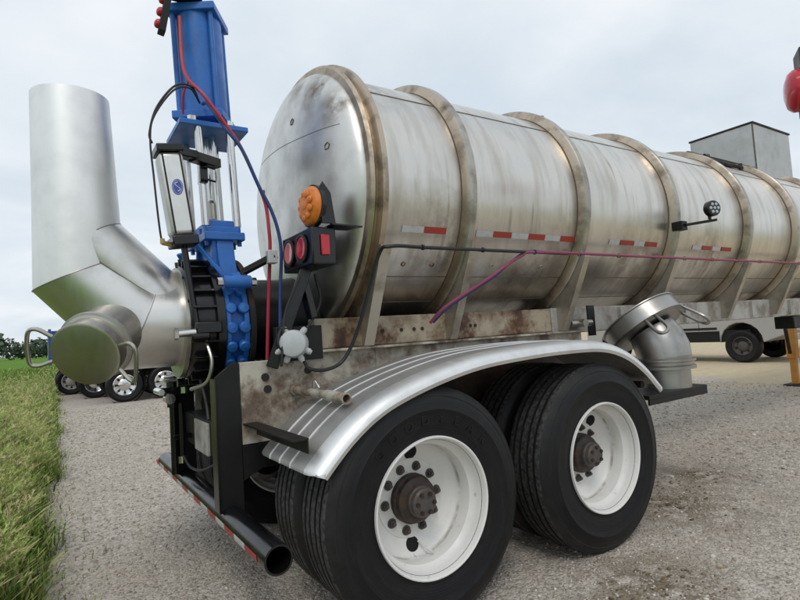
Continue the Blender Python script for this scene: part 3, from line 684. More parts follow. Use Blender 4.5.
# lugs round the wafer
for i in range(20):
    a_ = math.radians(i * 18 + 9)
    for hx in (-.034, .034):
        c_ = Vector((VX + hx, .325 * math.cos(a_), VZ + .325 * math.sin(a_)))
        vobj('valve_lug', B().lathe([(.001, -.027), (.024, -.026), (.031, -.017), (.031, .010), (.025, .018), (.001, .021)], c_, (0, math.cos(a_), math.sin(a_)), 14), 'blue', gv)
for sgn in (-1, 1):
    vobj('valve_rib', B().prism([(-.14 * 1, 1.60), (-.06, 1.60), (-.06, 1.90), (-.11, 1.90)], 'xz', sgn * .16, sgn * .19).xf(lambda v: Vector((v.x + VX + .1 - .05, v.y, v.z))), 'blue', gv, bevel=.003)
    vobj('valve_brace', B().bar((VX - .16, sgn * .2, 1.83), (VX - .03, sgn * .3, 1.62), .03, .02), 'blue', gv, bevel=.003)
    vobj('flange_spacer', B().cyl((VX - .07, sgn * .36, 1.60), (VX + .07, sgn * .36, 1.60), .034, 20), 'blue', gv)
    for b0_, b1_ in ((-.1, -.0705), (.0705, .1)): vobj('flange_bolt', B().cyl((VX + b0_, sgn * .36, 1.60), (VX + b1_, sgn * .36, 1.60), .022, 6), 'chrome', gv)
vobj('bonnet', B().box((VX - .108, -.22, 1.845), (VX + .108, .22, 1.89)), 'blue', gv, bevel=.006)
vobj('bonnet', B().box((VX - .09, -.19, 1.8905), (VX + .09, .19, 1.925)), 'blue', gv, bevel=.006)
vobj('gland', B().box((VX - .075, -.16, 1.9255), (VX + .075, .16, 1.965)), 'blue', gv, bevel=.006)
for y in (-.17, -.06, .06, .17):
    for sx_ in (-.088, .088): vobj('bonnet_bolt', B().cyl((VX + sx_, y, 1.82), (VX + sx_, y, 1.93), .012, 6), 'blue', gv)
# yoke rods, stem
for y in (-.16, .16):
    for sx_ in (-.085, .085): vobj('tie_rod', B().cyl((VX + sx_, y, 1.93), (VX + sx_, y, 2.475), .022, 16), 'chrome', gv)
for y in (-.06, .06): vobj('tie_rod', B().cyl((VX + .02, y, 1.96), (VX + .02, y, 2.475), .013, 14), 'chrome', gv)
vobj('stem', B().cyl((VX, 0, 2.08), (VX, 0, 2.475), .02, 16), 'chrome', gv)
vobj('stem_clevis', B().lathe([(.02, .14), (.035, .12), (.035, .03), (.05, .02), (.05, 0)], (VX, 0, 1.97), (0, 0, 1), 20), 'cap_steel', gv)
vobj('yoke_plate', B().box((VX - .185, -.19, 2.476), (VX + .185, .19, 2.505)), 'blue', gv, bevel=.004)
def turn(v):
    a_ = math.radians(-32); x_, y_ = v.x - VX, v.y
    return Vector((VX + x_ * math.cos(a_) - y_ * math.sin(a_), x_ * math.sin(a_) + y_ * math.cos(a_), v.z))
CT = 3.165
for y in (-.11, .11):
    for sx_ in (-.1, .1): vobj('spacer', B().cyl((VX + sx_, y, 2.5055), (VX + sx_, y, 2.5495), .028, 14), 'chrome', gv)
vobj('cylinder_cap', B().box((VX - .14, -.14, 2.55), (VX + .14, .14, 2.595)).xf(turn), 'blue', gv, bevel=.005)
ac = vobj('actuator_cylinder', B().cyl((VX, 0, 2.5955), (VX, 0, CT), .13, 48), 'blue', gv)
vobj('cylinder_cap', B().box((VX - .14, -.14, CT), (VX + .14, .14, CT + .045)).xf(turn), 'blue', gv, bevel=.005)
for y in (-.106, .106):
    for sx_ in (-.106, .106): vobj('tie_rod', B().cyl((VX + sx_, y, 2.595), (VX + sx_, y, CT), .014, 10).xf(turn), 'blue', gv)
# black ribbed flange behind the valve (towards the rear) and plate in front
fl = B().lathe([(.24, .17), (.30, .17), (.31, .155), (.315, .05), (.345, .045), (.345, .005), (.24, .005)], (VX - .06, 0, VZ), (-1, 0, 0), 72, closed=True)
ff = vobj('ribbed_flange', fl, 'black', gv)
for i in range(24):
    a_ = 2 * PI * i / 24 + .08; cdir = Vector((0, math.cos(a_), math.sin(a_)))
    p0 = Vector((VX - .105, 0, VZ)) + cdir * .325; p1 = Vector((VX - .215, 0, VZ)) + cdir * .322
    vobj('flange_rib', B().bar(p0, p1, .012, .05, up=cdir), 'black', gv, bevel=.002)
for i in range(12):
    a_ = 2 * PI * i / 12 + .2; c_ = Vector((VX - .235, .285 * math.cos(a_), VZ + .285 * math.sin(a_)))
    vobj('flange_bolt', B().cyl(c_, c_ + Vector((.02, 0, 0)), .02, 6), 'black', gv)
vobj('front_flange', B().lathe([(.2, .062), (.35, .062), (.35, .09), (.2, .09)], (VX, 0, VZ), (1, 0, 0), 64, closed=True), 'dark_steel', gv)
vobj('sump_pipe', B().lathe([(.235, .09), (.235, .34), (.26, .5)], (VX, 0, VZ), (1, 0, 0), 48), 'black_matte', gv)

# small aluminium cylinder on the near side
lc = B(); A0, A1 = Vector((-.88, -.30, 2.27)), Vector((-.822, -.30, 1.815)); ad = (A1 - A0).normalized()
lc.bar(A0 + ad * .02, A1 - ad * .02, .116, .13, up=(0, 1, 0))
lk = obj('locking_cylinder', lc, 'fender_lip', gv, bevel=.022, ang=30)
ux = Vector((ad.z, 0, -ad.x)).normalized()
for off_ in (-.041, .041): obj('cylinder_groove', B().cyl(A0 + ad * .03 + ux * off_ + Vector((0, -.064, 0)), A1 - ad * .03 + ux * off_ + Vector((0, -.064, 0)), .0045, 8), 'dark_steel', lk)
obj('end_cap', B().bar(A0 - ad * .018, A0 + ad * .019, .125, .15, up=(0, 1, 0)).bar(A0 + Vector((.0, 0, .005)), A0 + Vector((.145, .06, .012)), .07, .045), 'black', lk, bevel=.006)
obj('end_cap', B().bar(A1 - ad * .019, A1 + ad * .03, .125, .15, up=(0, 1, 0)), 'black', lk, bevel=.006)
ec = (A0 + A1) / 2 + Vector((.0, -.0655, .03))
ov = [(ec.x + .026 * math.cos(q) * 1., ec.y, ec.z + .04 * math.sin(q) + .0) for q in np.linspace(0, 2 * PI, 25)[:-1]]
M['logo_blue'] = mat_paint('logo_blue', (.06, .09, .4), .4, .1); M['logo_pale'] = mat_paint('logo_pale', (.45, .5, .68), .4, .1)
lg = obj('oval_badge', B().add(ov + [(x_, y_ - .0015, z_) for x_, y_, z_ in ov], [tuple(range(24, 48))] + [(i, (i + 1) % 24, 24 + (i + 1) % 24, 24 + i) for i in range(24)]), 'logo_blue', lk)
sw = [(ec.x + .012 * math.sin(t * 1.0) * (1), ec.y - .0018, ec.z + .024 * (t / PI - 1)) for t in np.linspace(0, 2 * PI, 16)]
obj('badge_swirl', B().tube(sw, .0035, 6), 'logo_pale', lg)
obj('badge_ring', B().tube([(ec.x + .021 * math.cos(q), ec.y - .0016, ec.z + .034 * math.sin(q)) for q in np.linspace(0, 2 * PI, 30)], .0014, 5, caps=False), 'logo_pale', lg)
obj('piston_rod', B().cyl(A1 + ad * .03, (-.775, -.31, 1.40), .016), 'black', lk)
kn = obj('knuckle', B().bar((-.79, -.33, 1.37), (-.66, -.33, 1.37), .07, .06).cyl((-.81, -.335, 1.33), (-.72, -.335, 1.33), .03), 'black', gv, bevel=.008)
obj('knuckle_pin', B().cyl((-.875, -.35, 1.345), (-.79, -.345, 1.35), .018).cyl((-.89, -.35, 1.345), (-.872, -.35, 1.345), .03, 6), 'chrome', kn)
obj('rod_clamp', B().bar((-.75, -.25, 2.275), (-.6, -.17, 2.275), .06, .05).box((-.70, -.2, 2.16), (-.66, -.13, 2.30)).tube(bez([(-.70, -.2, 2.24), (-.67, -.215, 2.24), (-.62, -.19, 2.24)], 4), .006).tube(bez([(-.70, -.2, 2.17), (-.67, -.215, 2.17), (-.62, -.19, 2.17)], 4), .006), 'black', gv, bevel=.003)

# light bar on top, three red lenses
b0, b1 = Vector((-.858, -.15, 2.985)), Vector((-.80, -.15, 3.29))
ub = obj('light_bar', B().bar(b0 - (b1 - b0) * .05, b1, .06, .035, up=(1, 0, 0)).box((-.82, -.16, 3.2105), (-.64, -.08, 3.218)), 'black_matte', gv, bevel=.003)
for t in (.1, .33, .57, .81):
    c_ = b0.lerp(b1, t) + Vector((-.018, 0, .0)); obj('red_marker_lens', B().lathe([(.024, 0), (.025, .01), (.021, .018), (.012, .023), (.001, .025)], c_, (-1, -.25, .2), 18), 'red_lens', ub)

# ------------------------------------------------------------ discharge pipe
dp = B(); ZP = VZ
def sweep_mitre(stations, n=64):
    """stations: (centre, plane normal, axis dir, radius): ellipse cut of a tube"""
    vs = []
    for c, nrm, ax, r in stations:
        c, nrm, ax = Vector(c), Vector(nrm).normalized(), Vector(ax).normalized(); yv = Vector((0, 1, 0)); uv = ax.cross(yv).normalized()
        for j in range(n):
            a_ = 2 * PI * j / n; p_ = yv * (r * math.cos(a_)) + uv * (r * math.sin(a_))
            t_ = -p_.dot(nrm) / ax.dot(nrm); vs.append(c + p_ + ax * t_)
    m_ = len(stations)
    return vs, [(i * n + j, i * n + (j + 1) % n, (i + 1) * n + (j + 1) % n, (i + 1) * n + j) for i in range(m_ - 1) for j in range(n)]
hx = (-1, 0, 0); dg = (-1, 0, 1); up = (0, 0, 1)
m1 = (-1, 0, .4142); m2 = (-.4142, 0, 1)
P1, P2 = (-1.0, 0, ZP), (-1.262, 0, ZP + .262)
dp.add(*sweep_mitre([((-.795, 0, ZP), hx, hx, .236), (P1, m1, hx, .234)]))
pipe = obj('discharge_pipe', dp, 'elbow', T)
obj('elbow_segment', B().add(*sweep_mitre([(P1, m1, dg, .2335), (P2, m2, dg, .2)])), 'elbow', pipe)
rs = B(); rs.add(*sweep_mitre([(P2, m2, up, .199), ((-1.266, 0, 2.0), up, up, .192), ((-1.282, 0, 2.585), up, up, .176)]))
rs.add(*sweep_mitre([((-1.282, 0, 2.585), up, up, .176), ((-1.282, 0, 2.585), up, up, .169), ((-1.266, 0, 2.0), up, up, .18), (P2, m2, up, .188)]))
obj('riser', rs, 'riser', pipe)
# saddle segment on the inside of the bend
HS, RSAD = .132, .19; q2 = HS * .7071
SA = Vector((-1.262 + q2, 0, ZP + .262 + q2)); sdg = Vector((.7071, 0, -.7071)); s0_ = SA - sdg * q2 * 1.414 * .98
obj('bend_saddle', B().tube([s0_, s0_ + sdg * .53], RSAD, 64), 'elbow', pipe)
def on_saddle(P): d = P - SA; d = d - sdg * d.dot(sdg); return d.length - RSAD
for sg in (-1, 1):
    a_, c_ = [], []
    for t in np.linspace(0, 1, 16):            # saddle against the slanted segment
        ctr = Vector(P2).lerp(Vector(P1), t); r1 = .2 + .0335 * t; u_ = (r1 ** 2 - RSAD ** 2 + HS ** 2) / (2 * HS); v_ = math.sqrt(max(0, r1 ** 2 - u_ ** 2))
        a_.append(ctr + Vector((u_ * .7071, sg * v_, u_ * .7071)))
    obj('weld_bead', B().tube(a_[1:], .003, 6), 'weld_fine', pipe)
    for ph in np.linspace(88, 8, 22):          # saddle against the riser
        p_ = Vector((-1.264 + .1945 * math.cos(math.radians(ph)), sg * .1945 * math.sin(math.radians(ph)), 0)); lo, hi = 1.75, 2.3
        f_lo = on_saddle(Vector((p_.x, p_.y, lo)))
        if f_lo > 0: continue
        for _ in range(30):
            md = (lo + hi) / 2
            if on_saddle(Vector((p_.x, p_.y, md))) < 0: lo = md
            else: hi = md
        c_.append(Vector((p_.x, p_.y, lo)))
    if len(c_) > 2: obj('weld_bead', B().tube(c_, .003, 6), 'weld_fine', pipe)
    p_, lo, hi = None, 0, 0
def ell_seam(c, nrm, ax, r, a0, a1, rad, name='weld_bead'):
    c, nrm, ax = Vector(c), Vector(nrm).normalized(), Vector(ax).normalized(); yv = Vector((0, 1, 0)); uv = ax.cross(yv).normalized(); pts = []
    for q in np.linspace(math.radians(a0), math.radians(a1), 40):
        p_ = yv * (r * math.cos(q)) + uv * (r * math.sin(q)); pts.append(c + p_ + ax * (-p_.dot(nrm) / ax.dot(nrm)))
    obj(name, B().tube(pts, rad, 6), 'weld_fine', pipe)
ell_seam(P1, m1, hx, .235, 0, 360, .0032); ell_seam(P2, m2, up, .2, 0, 360, .003)
obj('pipe_flange', B().lathe([(.235, 0), (.30, 0), (.30, .022), (.235, .022)], (-.795, 0, ZP), (-1, 0, 0), 64, closed=True), 'cap_steel', pipe)
# clean-out stub with lid and two handles
def lid_port(base, n_, L, r, rc, parent, hand_up, lid_t=.02, hl=.12, mat='cap_steel', names=('cleanout_port', 'port_lid')):
    n_ = Vector(n_).normalized(); base = Vector(base)
    pt = obj(names[0], B().lathe([(r, -.12), (r, L * .45), (r + .012, L * .47), (r + .012, L * .62), (r + .002, L * .65), (r + .002, L)], base, n_, 56), mat, parent)
    obj('port_clamp', B().lathe([(r + .012, L * .5), (r + .022, L * .52), (r + .022, L * .6), (r + .012, L * .62)], base, n_, 56), 'fender', pt)
    ld = obj(names[1], B().lathe([(.001, L + lid_t), (rc - .012, L + lid_t), (rc, L + lid_t - .006), (rc, L - .005), (r + .003, L - .006)], base, n_, 56), mat, pt)
    sdir = Vector(hand_up).normalized(); sdir = (sdir - n_ * sdir.dot(n_)).normalized(); v_ = n_.cross(sdir)
    for sg in (-1, 1):
        c_ = base + n_ * (L + .002) + sdir * sg * (rc - .006)
        ow = (sdir * sg + n_ * (.55 if sg > 0 else .1)).normalized(); pts = bez([c_ - v_ * .06, c_ + ow * .065 - v_ * .09, c_ + ow * .1 - v_ * .07, c_ + ow * .1 + v_ * .06, c_ + ow * .065 + v_ * .09, c_ + v_ * .06], 7)
        obj('lid_handle', B().tube(pts, .0095, 10), mat, ld)
    return pt
lid_port((-1.165, -.2, 1.355), (-.5, -.80, -.40), .19, .142, .15, pipe, (.84, -.5, -.22))

# ------------------------------------------------------------ rear lights, junction box, hoses
lb = obj('light_box', B().box((-.33, -.77, 1.64), (-.2, -.385, 1.825)), 'black', T, bevel=.008)
for y, mt in ((-.655, 'red_lens'), (-.49, 'pale_lens')):
    obj('lamp_grommet', B().lathe([(.066, 0), (.072, .006), (.072, .012), (.06, .014), (.058, .004)], (-.3305, y, 1.733), (-1, 0, 0), 32), 'hose_black', lb)
    obj('round_lamp', B().lathe([(.059, 0), (.058, .009), (.05, .013), (.025, .008), (.001, .006)], (-.331, y, 1.733), (-1, 0, 0), 32), mt, lb)
obj('side_lamp', B().box((-.285, -.7705, 1.685), (-.24, -.782, 1.785)), 'red_lens', lb, bevel=.004)
wedge = obj('lamp_shelf', B().prism([(-.24, -.70), (-.24, -.82), (-.06, -.80), (-.1, -.70)], 'xy', 1.826, 1.835).prism([(-.285, 1.836), (-.285, 2.02), (-.272, 2.045), (-.23, 1.99), (-.21, 1.836)], 'xz', -.80, -.79), 'black', T, bevel=.002)
bl_ = B().lathe([(.001, .05), (.05, .048), (.085, .036), (.098, .02), (.1, .0), (.09, -.004)], (-.29, -.715, 1.935), (-1, -.12, .02), 36)
be = obj('amber_beacon', bl_, 'amber', T)
obj('beacon_bezel', B().lathe([(.098, .012), (.107, .01), (.107, -.012), (.06, -.014)], (-.289, -.715, 1.935), (-1, -.12, .02), 32), 'black', be)
for i in range(9):
    a_ = 2 * PI * i / 9; rr = .058
    c_ = Vector((-.337, -.715 + rr * math.cos(a_) - .002, 1.935 + rr * math.sin(a_)))
    obj('beacon_facet', B().lathe([(.019, -.006), (.017, .001), (.010, .005), (.001, .006)], c_, (-1, -.12, .02), 10), 'amber', be)
obj('beacon_facet', B().lathe([(.022, -.005), (.02, .001), (.010, .004), (.001, .005)], (-.3405, -.72, 1.935), (-1, -.12, .02), 12), 'amber', be)
obj('light_arm', B().bar((-.47, -.52, 1.15), (-.285, -.58, 1.64), .05, .06).bar((-.25, -.55, 1.39), (-.30, -.56, 1.60), .05, .04), 'black', T, bevel=.004)
obj('light_strut', B().bar((-.52, -.30, 1.66), (-.385, -.425, 1.735), .045, .03), 'dark_steel', T, bevel=.003)
obj('strut_clamp', B().box((-.43, -.44, 1.69), (-.38, -.39, 1.76)), 'grey_plastic', T, bevel=.004)
jn = Vector((-.5, -.86, .05)).normalized(); jc = Vector((-.375, -.585, 1.262))
jb = obj('junction_box', B().lathe([(.001, .05), (.05, .049), (.064, .043), (.068, .03), (.07, 0), (.072, -.03), (.06, -.06)], jc, jn, 36), 'grey_plastic', T)
jr = jn.cross(Vector((0, 0, 1))).normalized(); ju = jr.cross(jn)
for a_ in (-150, -115, -65, -25, 60, 130):
    d_ = jr * math.cos(math.radians(a_)) + ju * math.sin(math.radians(a_))
    obj('cable_gland', B().cyl(jc + d_ * .06, jc + d_ * .092, .016, 12).cyl(jc + d_ * .085, jc + d_ * .1, .012, 12), 'grey_plastic', jb)
obj('junction_bracket', B().box((-.45, -.55, 1.175), (-.2, -.505, 1.35)), 'black_matte', T, bevel=.004)

def hose(name, pts, r, mat, n=8, parent=T): return obj(name, B().tube(bez(pts, 10), r, n), mat, parent)
hose('black_cable', [jc + Vector((.05, 0, -.09)), (-.30, -.60, 1.13), (-.20, -.60, 1.12), (-.10, -.60, 1.17), (-.03, -.66, 1.35), (.02, -.80, 1.68), (.06, -.87, 1.722), (.3, -.875, 1.722), (.9, -.872, 1.722), (1.4, -.872, 1.722)], .0095, 'hose_black')
hose('black_cable', [jc + Vector((-.06, 0, -.07)), (-.45, -.6, 1.16), (-.44, -.6, 1.24), (-.41, -.585, 1.42), (-.33, -.6, 1.60)], .006, 'hose_black')
hose('black_cable', [(-.40, -.58, 1.2), (-.46, -.6, 1.26), (-.43, -.58, 1.34), (-.36, -.56, 1.32)], .005, 'hose_black')
hose('black_cable', [(-.34, -.56, 1.3), (-.27, -.56, 1.36), (-.2, -.55, 1.48), (-.22, -.54, 1.62)], .008, 'hose_black')
hose('magenta_hose', [(.47, -.60, 1.33), (.52, -.70, 1.42), (.75, -.80, 1.56), (.98, -.86, 1.695), (1.15, -.88, 1.722), (2.2, -.886, 1.722), (4, -.882, 1.722), (6, -.885, 1.722), (8, -.88, 1.722), (11, -.88, 1.722)], .0095, 'magenta_hose', 10)
hose('blue_hose', [(.5, -.59, 1.33), (.56, -.69, 1.42), (.80, -.80, 1.57), (1.0, -.865, 1.715), (1.2, -.876, 1.729), (1.6, -.870, 1.724), (4, -.869, 1.722), (8, -.869, 1.722), (11, -.869, 1.722)], .006, 'blue_hose', 8)
for X in np.arange(.25, 5.2, .42): obj('cable_tie', B().lathe([(.013, -.004), (.0155, -.004), (.0155, .004), (.013, .004)], (X, -.877, 1.722), (1, 0, 0), 10), 'hose_black', T)
hose('red_hose', [(-.76, -.13, 3.1), (-.765, -.17, 2.85), (-.76, -.25, 2.70), (-.70, -.33, 2.585), (-.60, -.35, 2.44), (-.525, -.35, 2.33), (-.45, -.35, 2.16), (-.402, -.35, 2.03), (-.392, -.36, 1.88), (-.388, -.35, 1.774), (-.41, -.35, 1.5), (-.43, -.35, 1.22), (-.44, -.35, 1.1)], .0095, 'red_hose')
hose('blue_hose', [(-.66, -.15, 2.615), (-.66, -.26, 2.57), (-.6, -.345, 2.42), (-.52, -.365, 2.305), (-.44, -.365, 2.12), (-.38, -.365, 2.0), (-.345, -.37, 1.88), (-.335, -.375, 1.75), (-.36, -.4, 1.55), (-.38, -.42, 1.3)], .0095, 'blue_hose')
hose('red_hose', [(-.75, -.25, 2.69), (-.775, -.22, 2.62), (-.77, -.17, 2.53)], .006, 'red_hose')
hose('black_hose', [(-.69, -.2, 2.60), (-.75, -.30, 2.63), (-.84, -.34, 2.60), (-.93, -.34, 2.47), (-.965, -.33, 2.34), (-.955, -.33, 2.29)], .0055, 'hose_black')
hose('black_hose', [(-.69, -.21, 2.59), (-.76, -.31, 2.615), (-.85, -.35, 2.57), (-.945, -.35, 2.42), (-.965, -.345, 2.3), (-.955, -.345, 2.12), (-.94, -.345, 1.9), (-.925, -.335, 1.80), (-.895, -.32, 1.79)], .005, 'hose_black')
obj('brass_elbow', B().cyl((-.925, -.335, 1.795), (-.88, -.32, 1.79), .012, 10).cyl((-.925, -.335, 1.79), (-.925, -.335, 1.815), .011, 10), 'brass', T)
hose('black_hose', [(-.735, -.3, 1.32), (-.72, -.36, 1.2), (-.74, -.33, 1.1), (-.79, -.2, 1.06)], .01, 'cap_steel')

# ------------------------------------------------------------ forward details
# work light on ring
wl = obj('work_light', B().lathe([(.001, .05), (.055, .048), (.062, .04), (.062, -.0), (.045, -.02), (.001, -.022)], (2.98, -1.0, 2.10), (-.35, -.93, .0), 28), 'black', T)
M['led'] = mat_paint('clear_led', (.5, .52, .55), .2, .2)
for i in range(7):
    a_ = 2 * PI * i / 6; rr = .034 if i < 6 else 0; nn = Vector((-.35, -.93, 0)).normalized(); rr_ = nn.cross(Vector((0, 0, 1))); c_ = Vector((2.98, -1.0, 2.10)) + nn * .049 + rr_ * rr * math.cos(a_) + Vector((0, 0, 1)) * rr * math.sin(a_)
    obj('led', B().lathe([(.013, 0), (.01, .004), (.001, .005)], c_, nn, 10), 'led', wl)
obj('light_bracket', B().box((2.765, -.885, 1.95), (2.845, -.80, 2.02)).bar((2.8, -.89, 1.985), (3.06, -1.0, 2.02), .03, .02).box((2.965, -1.0, 2.02), (2.995, -.985, 2.05)), 'black_matte', T, bevel=.003)
# manway hopper on top
X0, X1, Y0, Y1, Z0, Z1 = 5.44, 6.4, -.36, .36, 2.84, 3.44
mb = obj('top_hopper', B().box((X0, Y0, Z0), (X1, Y1, Z1)), 'box_grey', T, bevel=.004)
obj('hopper_rim', B().box((X0 - .012, Y0 - .012, Z1), (X1 + .012, Y1 + .012, Z1 + .02)), 'dark_steel', mb, bevel=.003)
obj('hopper_corner', B().box((X0 - .004, Y0 - .004, Z0), (X0 + .01, Y0 + .01, Z1 - .001)), 'weld', mb)
obj('top_walkway', B().box((4.1, -.3, 2.925), (5.42, .3, 2.95)), 'dark_steel', T, bevel=.004)
for X, Y in ((1.95, -.25), (4.45, -.3)): obj('vent_fitting', B().cyl((X, Y, 2.86), (X, Y, 2.95), .02, 10).cyl((X - .04, Y, 2.945), (X + .05, Y, 2.955), .016, 10), 'black', T)
obj('top_rail', B().tube([(4.2, -.38, 2.86), (5.43, -.38, 2.86)], .02, 10).tube([(5.0, -.38, 2.8), (5.0, -.38, 2.9)], .02), 'dark_steel', T)
# side port with big tilted lid on a platform in front of the fender
sp = Vector((2.40, -.86, .78)); la = Vector((-.06, .58, .83)).normalized()
pl = obj('port_platform', B().box((1.9, -1.03, .735), (2.63, -.5, .765)).box((1.9, -1.03, .70), (2.63, -1.015, .735)), 'black_matte', T, bevel=.003)
pb = obj('side_port', B().lathe([(.165, 0), (.165, .13), (.205, .135), (.205, .155), (.19, .165), (.19, .185), (.205, .19), (.205, .205), (.18, .21), (.182, .235)], (sp.x, sp.y, .7655), (0, 0, 1), 48), 'port_steel', T)
cen = [Vector((sp.x, sp.y, .97)), Vector((sp.x, sp.y + .01, 1.04)), Vector((sp.x - .005, sp.y + .035, 1.11)), Vector((sp.x - .012, sp.y + .075, 1.18))]
obj('port_dome', B().tube(cen, [.184, .188, .186, .17], 40), 'port_steel', pb)
lc_ = Vector((sp.x - .03, sp.y + .09, 1.18))
ld = obj('port_lid', B().lathe([(.15, .0), (.29, .0), (.305, .006), (.305, .012), (.292, .016), (.288, .115), (.300, .119), (.300, .127), (.27, .13), (.001, .134)], lc_, la, 64), 'port_steel', pb)
camdir = (CAMP - lc_).normalized(); s1 = (camdir - la * camdir.dot(la)).normalized(); s2 = la.cross(s1)
def D_handle(ctr, along, outw, w_, l_):
    pts = bez([ctr - along * w_ / 2, ctr - along * w_ / 2 + outw * l_ * .8, ctr + outw * l_, ctr + along * w_ / 2 + outw * l_ * .8, ctr + along * w_ / 2], 6)
    obj('lid_handle', B().tube(pts, .012, 10), 'port_steel', ld)
for ang_, wv_ in ((14, .075), (66, .15)):
    dr = s1 * math.cos(math.radians(ang_)) + (CR - la * CR.dot(la)).normalized() * math.sin(math.radians(ang_))
    dr.normalize(); tg = la.cross(dr)
    D_handle(lc_ + dr * .285, tg, (-la * .85 + dr * .4 + camdir * .25).normalized(), wv_, .2)
obj('rail_strap', B().box((2.02, -.512, 1.17), (2.1, -.5005, 1.40)), 'black', T)
obj('rail_valve', B().cyl((1.75, -.56, 1.27), (1.98, -.56, 1.27), .025, 14).cyl((1.85, -.62, 1.27), (1.85, -.5, 1.27), .03, 14), 'cap_steel', T)
# landing gear
for sgn in (-1, 1):
    lg_ = obj('landing_leg', B().box((8.86, sgn * .74, .45), (9.0, sgn * .88, 1.2)).box((8.885, sgn * .765, .03), (8.975, sgn * .855, .45)), 'orange', T, bevel=.008)
    obj('leg_foot', B().box((8.78, sgn * .68, 0.0), (9.08, sgn * .94, .03)), 'dark_steel', lg_, bevel=.004)
    obj('leg_brace', B().bar((8.8, sgn * .8, .55), (7.9, sgn * .5, 1.2), .05, .05), 'dark_steel', T, bevel=.004)
obj('gear_box', B().box((5.62, -.5, 1.05), (6.4, -.3, 1.19)), 'black_matte', T, bevel=.01)

# ------------------------------------------------------------ marker lamp post at the right
mp_ = thing('marker_light_post', (2.42, -1.98, 0), 'dark brown steel post with red marker lamp at right edge of the picture', 'marker light')
obj('post', B().box((2.37, -2.03, 0), (2.45, -1.95, 2.42)), 'brown_steel', mp_, bevel=.006)
ln_ = Vector((-.5, .86, 0)).normalized(); lo_ = Vector((2.20, -1.93, 2.57))
obj('lamp_housing', B().bar(lo_ + ln_ * .0 + Vector((0, 0, -.02)), lo_ - ln_ * .26 + Vector((0, 0, -.02)), .16, .38), 'brown_steel', mp_, bevel=.012)
obj('red_lamp', B().lathe([(.001, .07), (.06, .066), (.10, .052), (.118, .03), (.12, 0)], lo_ + ln_ * .0005 + Vector((0, 0, -.055)), ln_, 32).xf(lambda v: Vector((v.x, v.y, v.z))), 'red_lens', mp_)

# ------------------------------------------------------------ vehicles in the background
def road_wheel(parent, c, r, rr, wd, ax, rim_mat, holes=8, name='wheel'):
    ax = Vector(ax)
    wk = obj(name, B().lathe([(rr, wd * .38), (rr * .92, wd * .44), (rr * .86, wd * .25), (rr * .6, wd * .18), (rr * .45, wd * .3), (rr * .3, wd * .34), (.001, wd * .36)], c, ax, 36), rim_mat, parent, origin=c)
    obj('tyre', B().lathe([(rr * .96, wd * .3), (rr * 1.04, wd * .42), (r * .86, wd * .5), (r * .96, wd * .42), (r, wd * .3), (r, -wd * .3), (r * .96, -wd * .42), (r * .86, -wd * .5), (rr, -wd * .42), (rr * .9, 0)], c, ax, 40), 'rubber', wk, origin=c)
    u = ax.orthogonal().normalized(); v = ax.cross(u)
    for i in range(holes):
        a_ = 2 * PI * i / holes; cc_ = Vector(c) + ax * wd * .235 + (u * math.cos(a_) + v * math.sin(a_)) * rr * .7
        obj('rim_hole', B().lathe([(.001, .012), (rr * .11, .012), (rr * .115, -.02)], cc_, ax, 10), 'black_matte', wk, origin=cc_)
    return wk
def flatbed(x0, y0, label, bed, rimm, wheels, blue_tail=False):
    t = thing('parked_trailer', (x0 + 3, y0 + 1, 0), label, 'trailer', 'trailers parked behind the discharge pipe')
    obj('bed', B().box((x0 - .6, y0 + .02, 1.0), (x0 + 7, y0 + 2.1, 1.15)), bed, t, bevel=.01)
    for yy in (.35, 1.6): obj('chassis_rail', B().box((x0 - .4, y0 + yy, .78), (x0 + 6.9, y0 + yy + .1, .995)), 'dark_steel', t)
    for X in wheels:
        road_wheel(t, (X, y0 + .14, .42), .42, .27, .26, (0, -1, 0), rimm); road_wheel(t, (X, y0 + 1.96, .42), .42, .27, .26, (0, 1, 0), rimm)
        obj('axle', B().cyl((X, y0 + .14, .42), (X, y0 + 1.96, .42), .06), 'dark_steel', t)
        obj('mudguard', B().lathe([(.47, -.13), (.47, .13)], (X, y0 + .14, .42), (0, -1, 0), 16, a0=PI * .05, a1=PI * .05 + PI), 'dark_steel', t)
    obj('front_stand', B().box((x0 + 6.3, y0 + .6, 0), (x0 + 6.5, y0 + .8, .8)).box((x0 + 6.3, y0 + 1.5, 0), (x0 + 6.5, y0 + 1.7, .8)), 'dark_steel', t)
    if blue_tail:
        for yy in (.02, 2.02): obj('side_board', B().box((x0 - .6, y0 + yy, 1.1505), (x0 + 7, y0 + yy + .08, 2.0)), bed, t, bevel=.01)
        obj('tail_board', B().box((x0 - .68, y0 + .02, .95), (x0 - .6005, y0 + 2.1, 2.06)), bed, t, bevel=.01)
        obj('tail_hinge', B().box((x0 - .70, y0 + .1, 1.0), (x0 - .681, y0 + .18, 2.0)), 'rail_grey', t)
    return t
flatbed(.16, 11.75, 'low trailer with polished wheels nearest behind the discharge pipe', 'dark_steel', 'chrome', (.16, 1.1))
flatbed(-.38, 14.1, 'low trailer with polished wheels between two other parked trailers', 'dark_steel', 'chrome', (-.33, .62))
flatbed(-.72, 16.5, 'blue high sided trailer with dull wheels farthest behind the discharge pipe', 'navy', 'rail_grey', (-.82, .15), True)

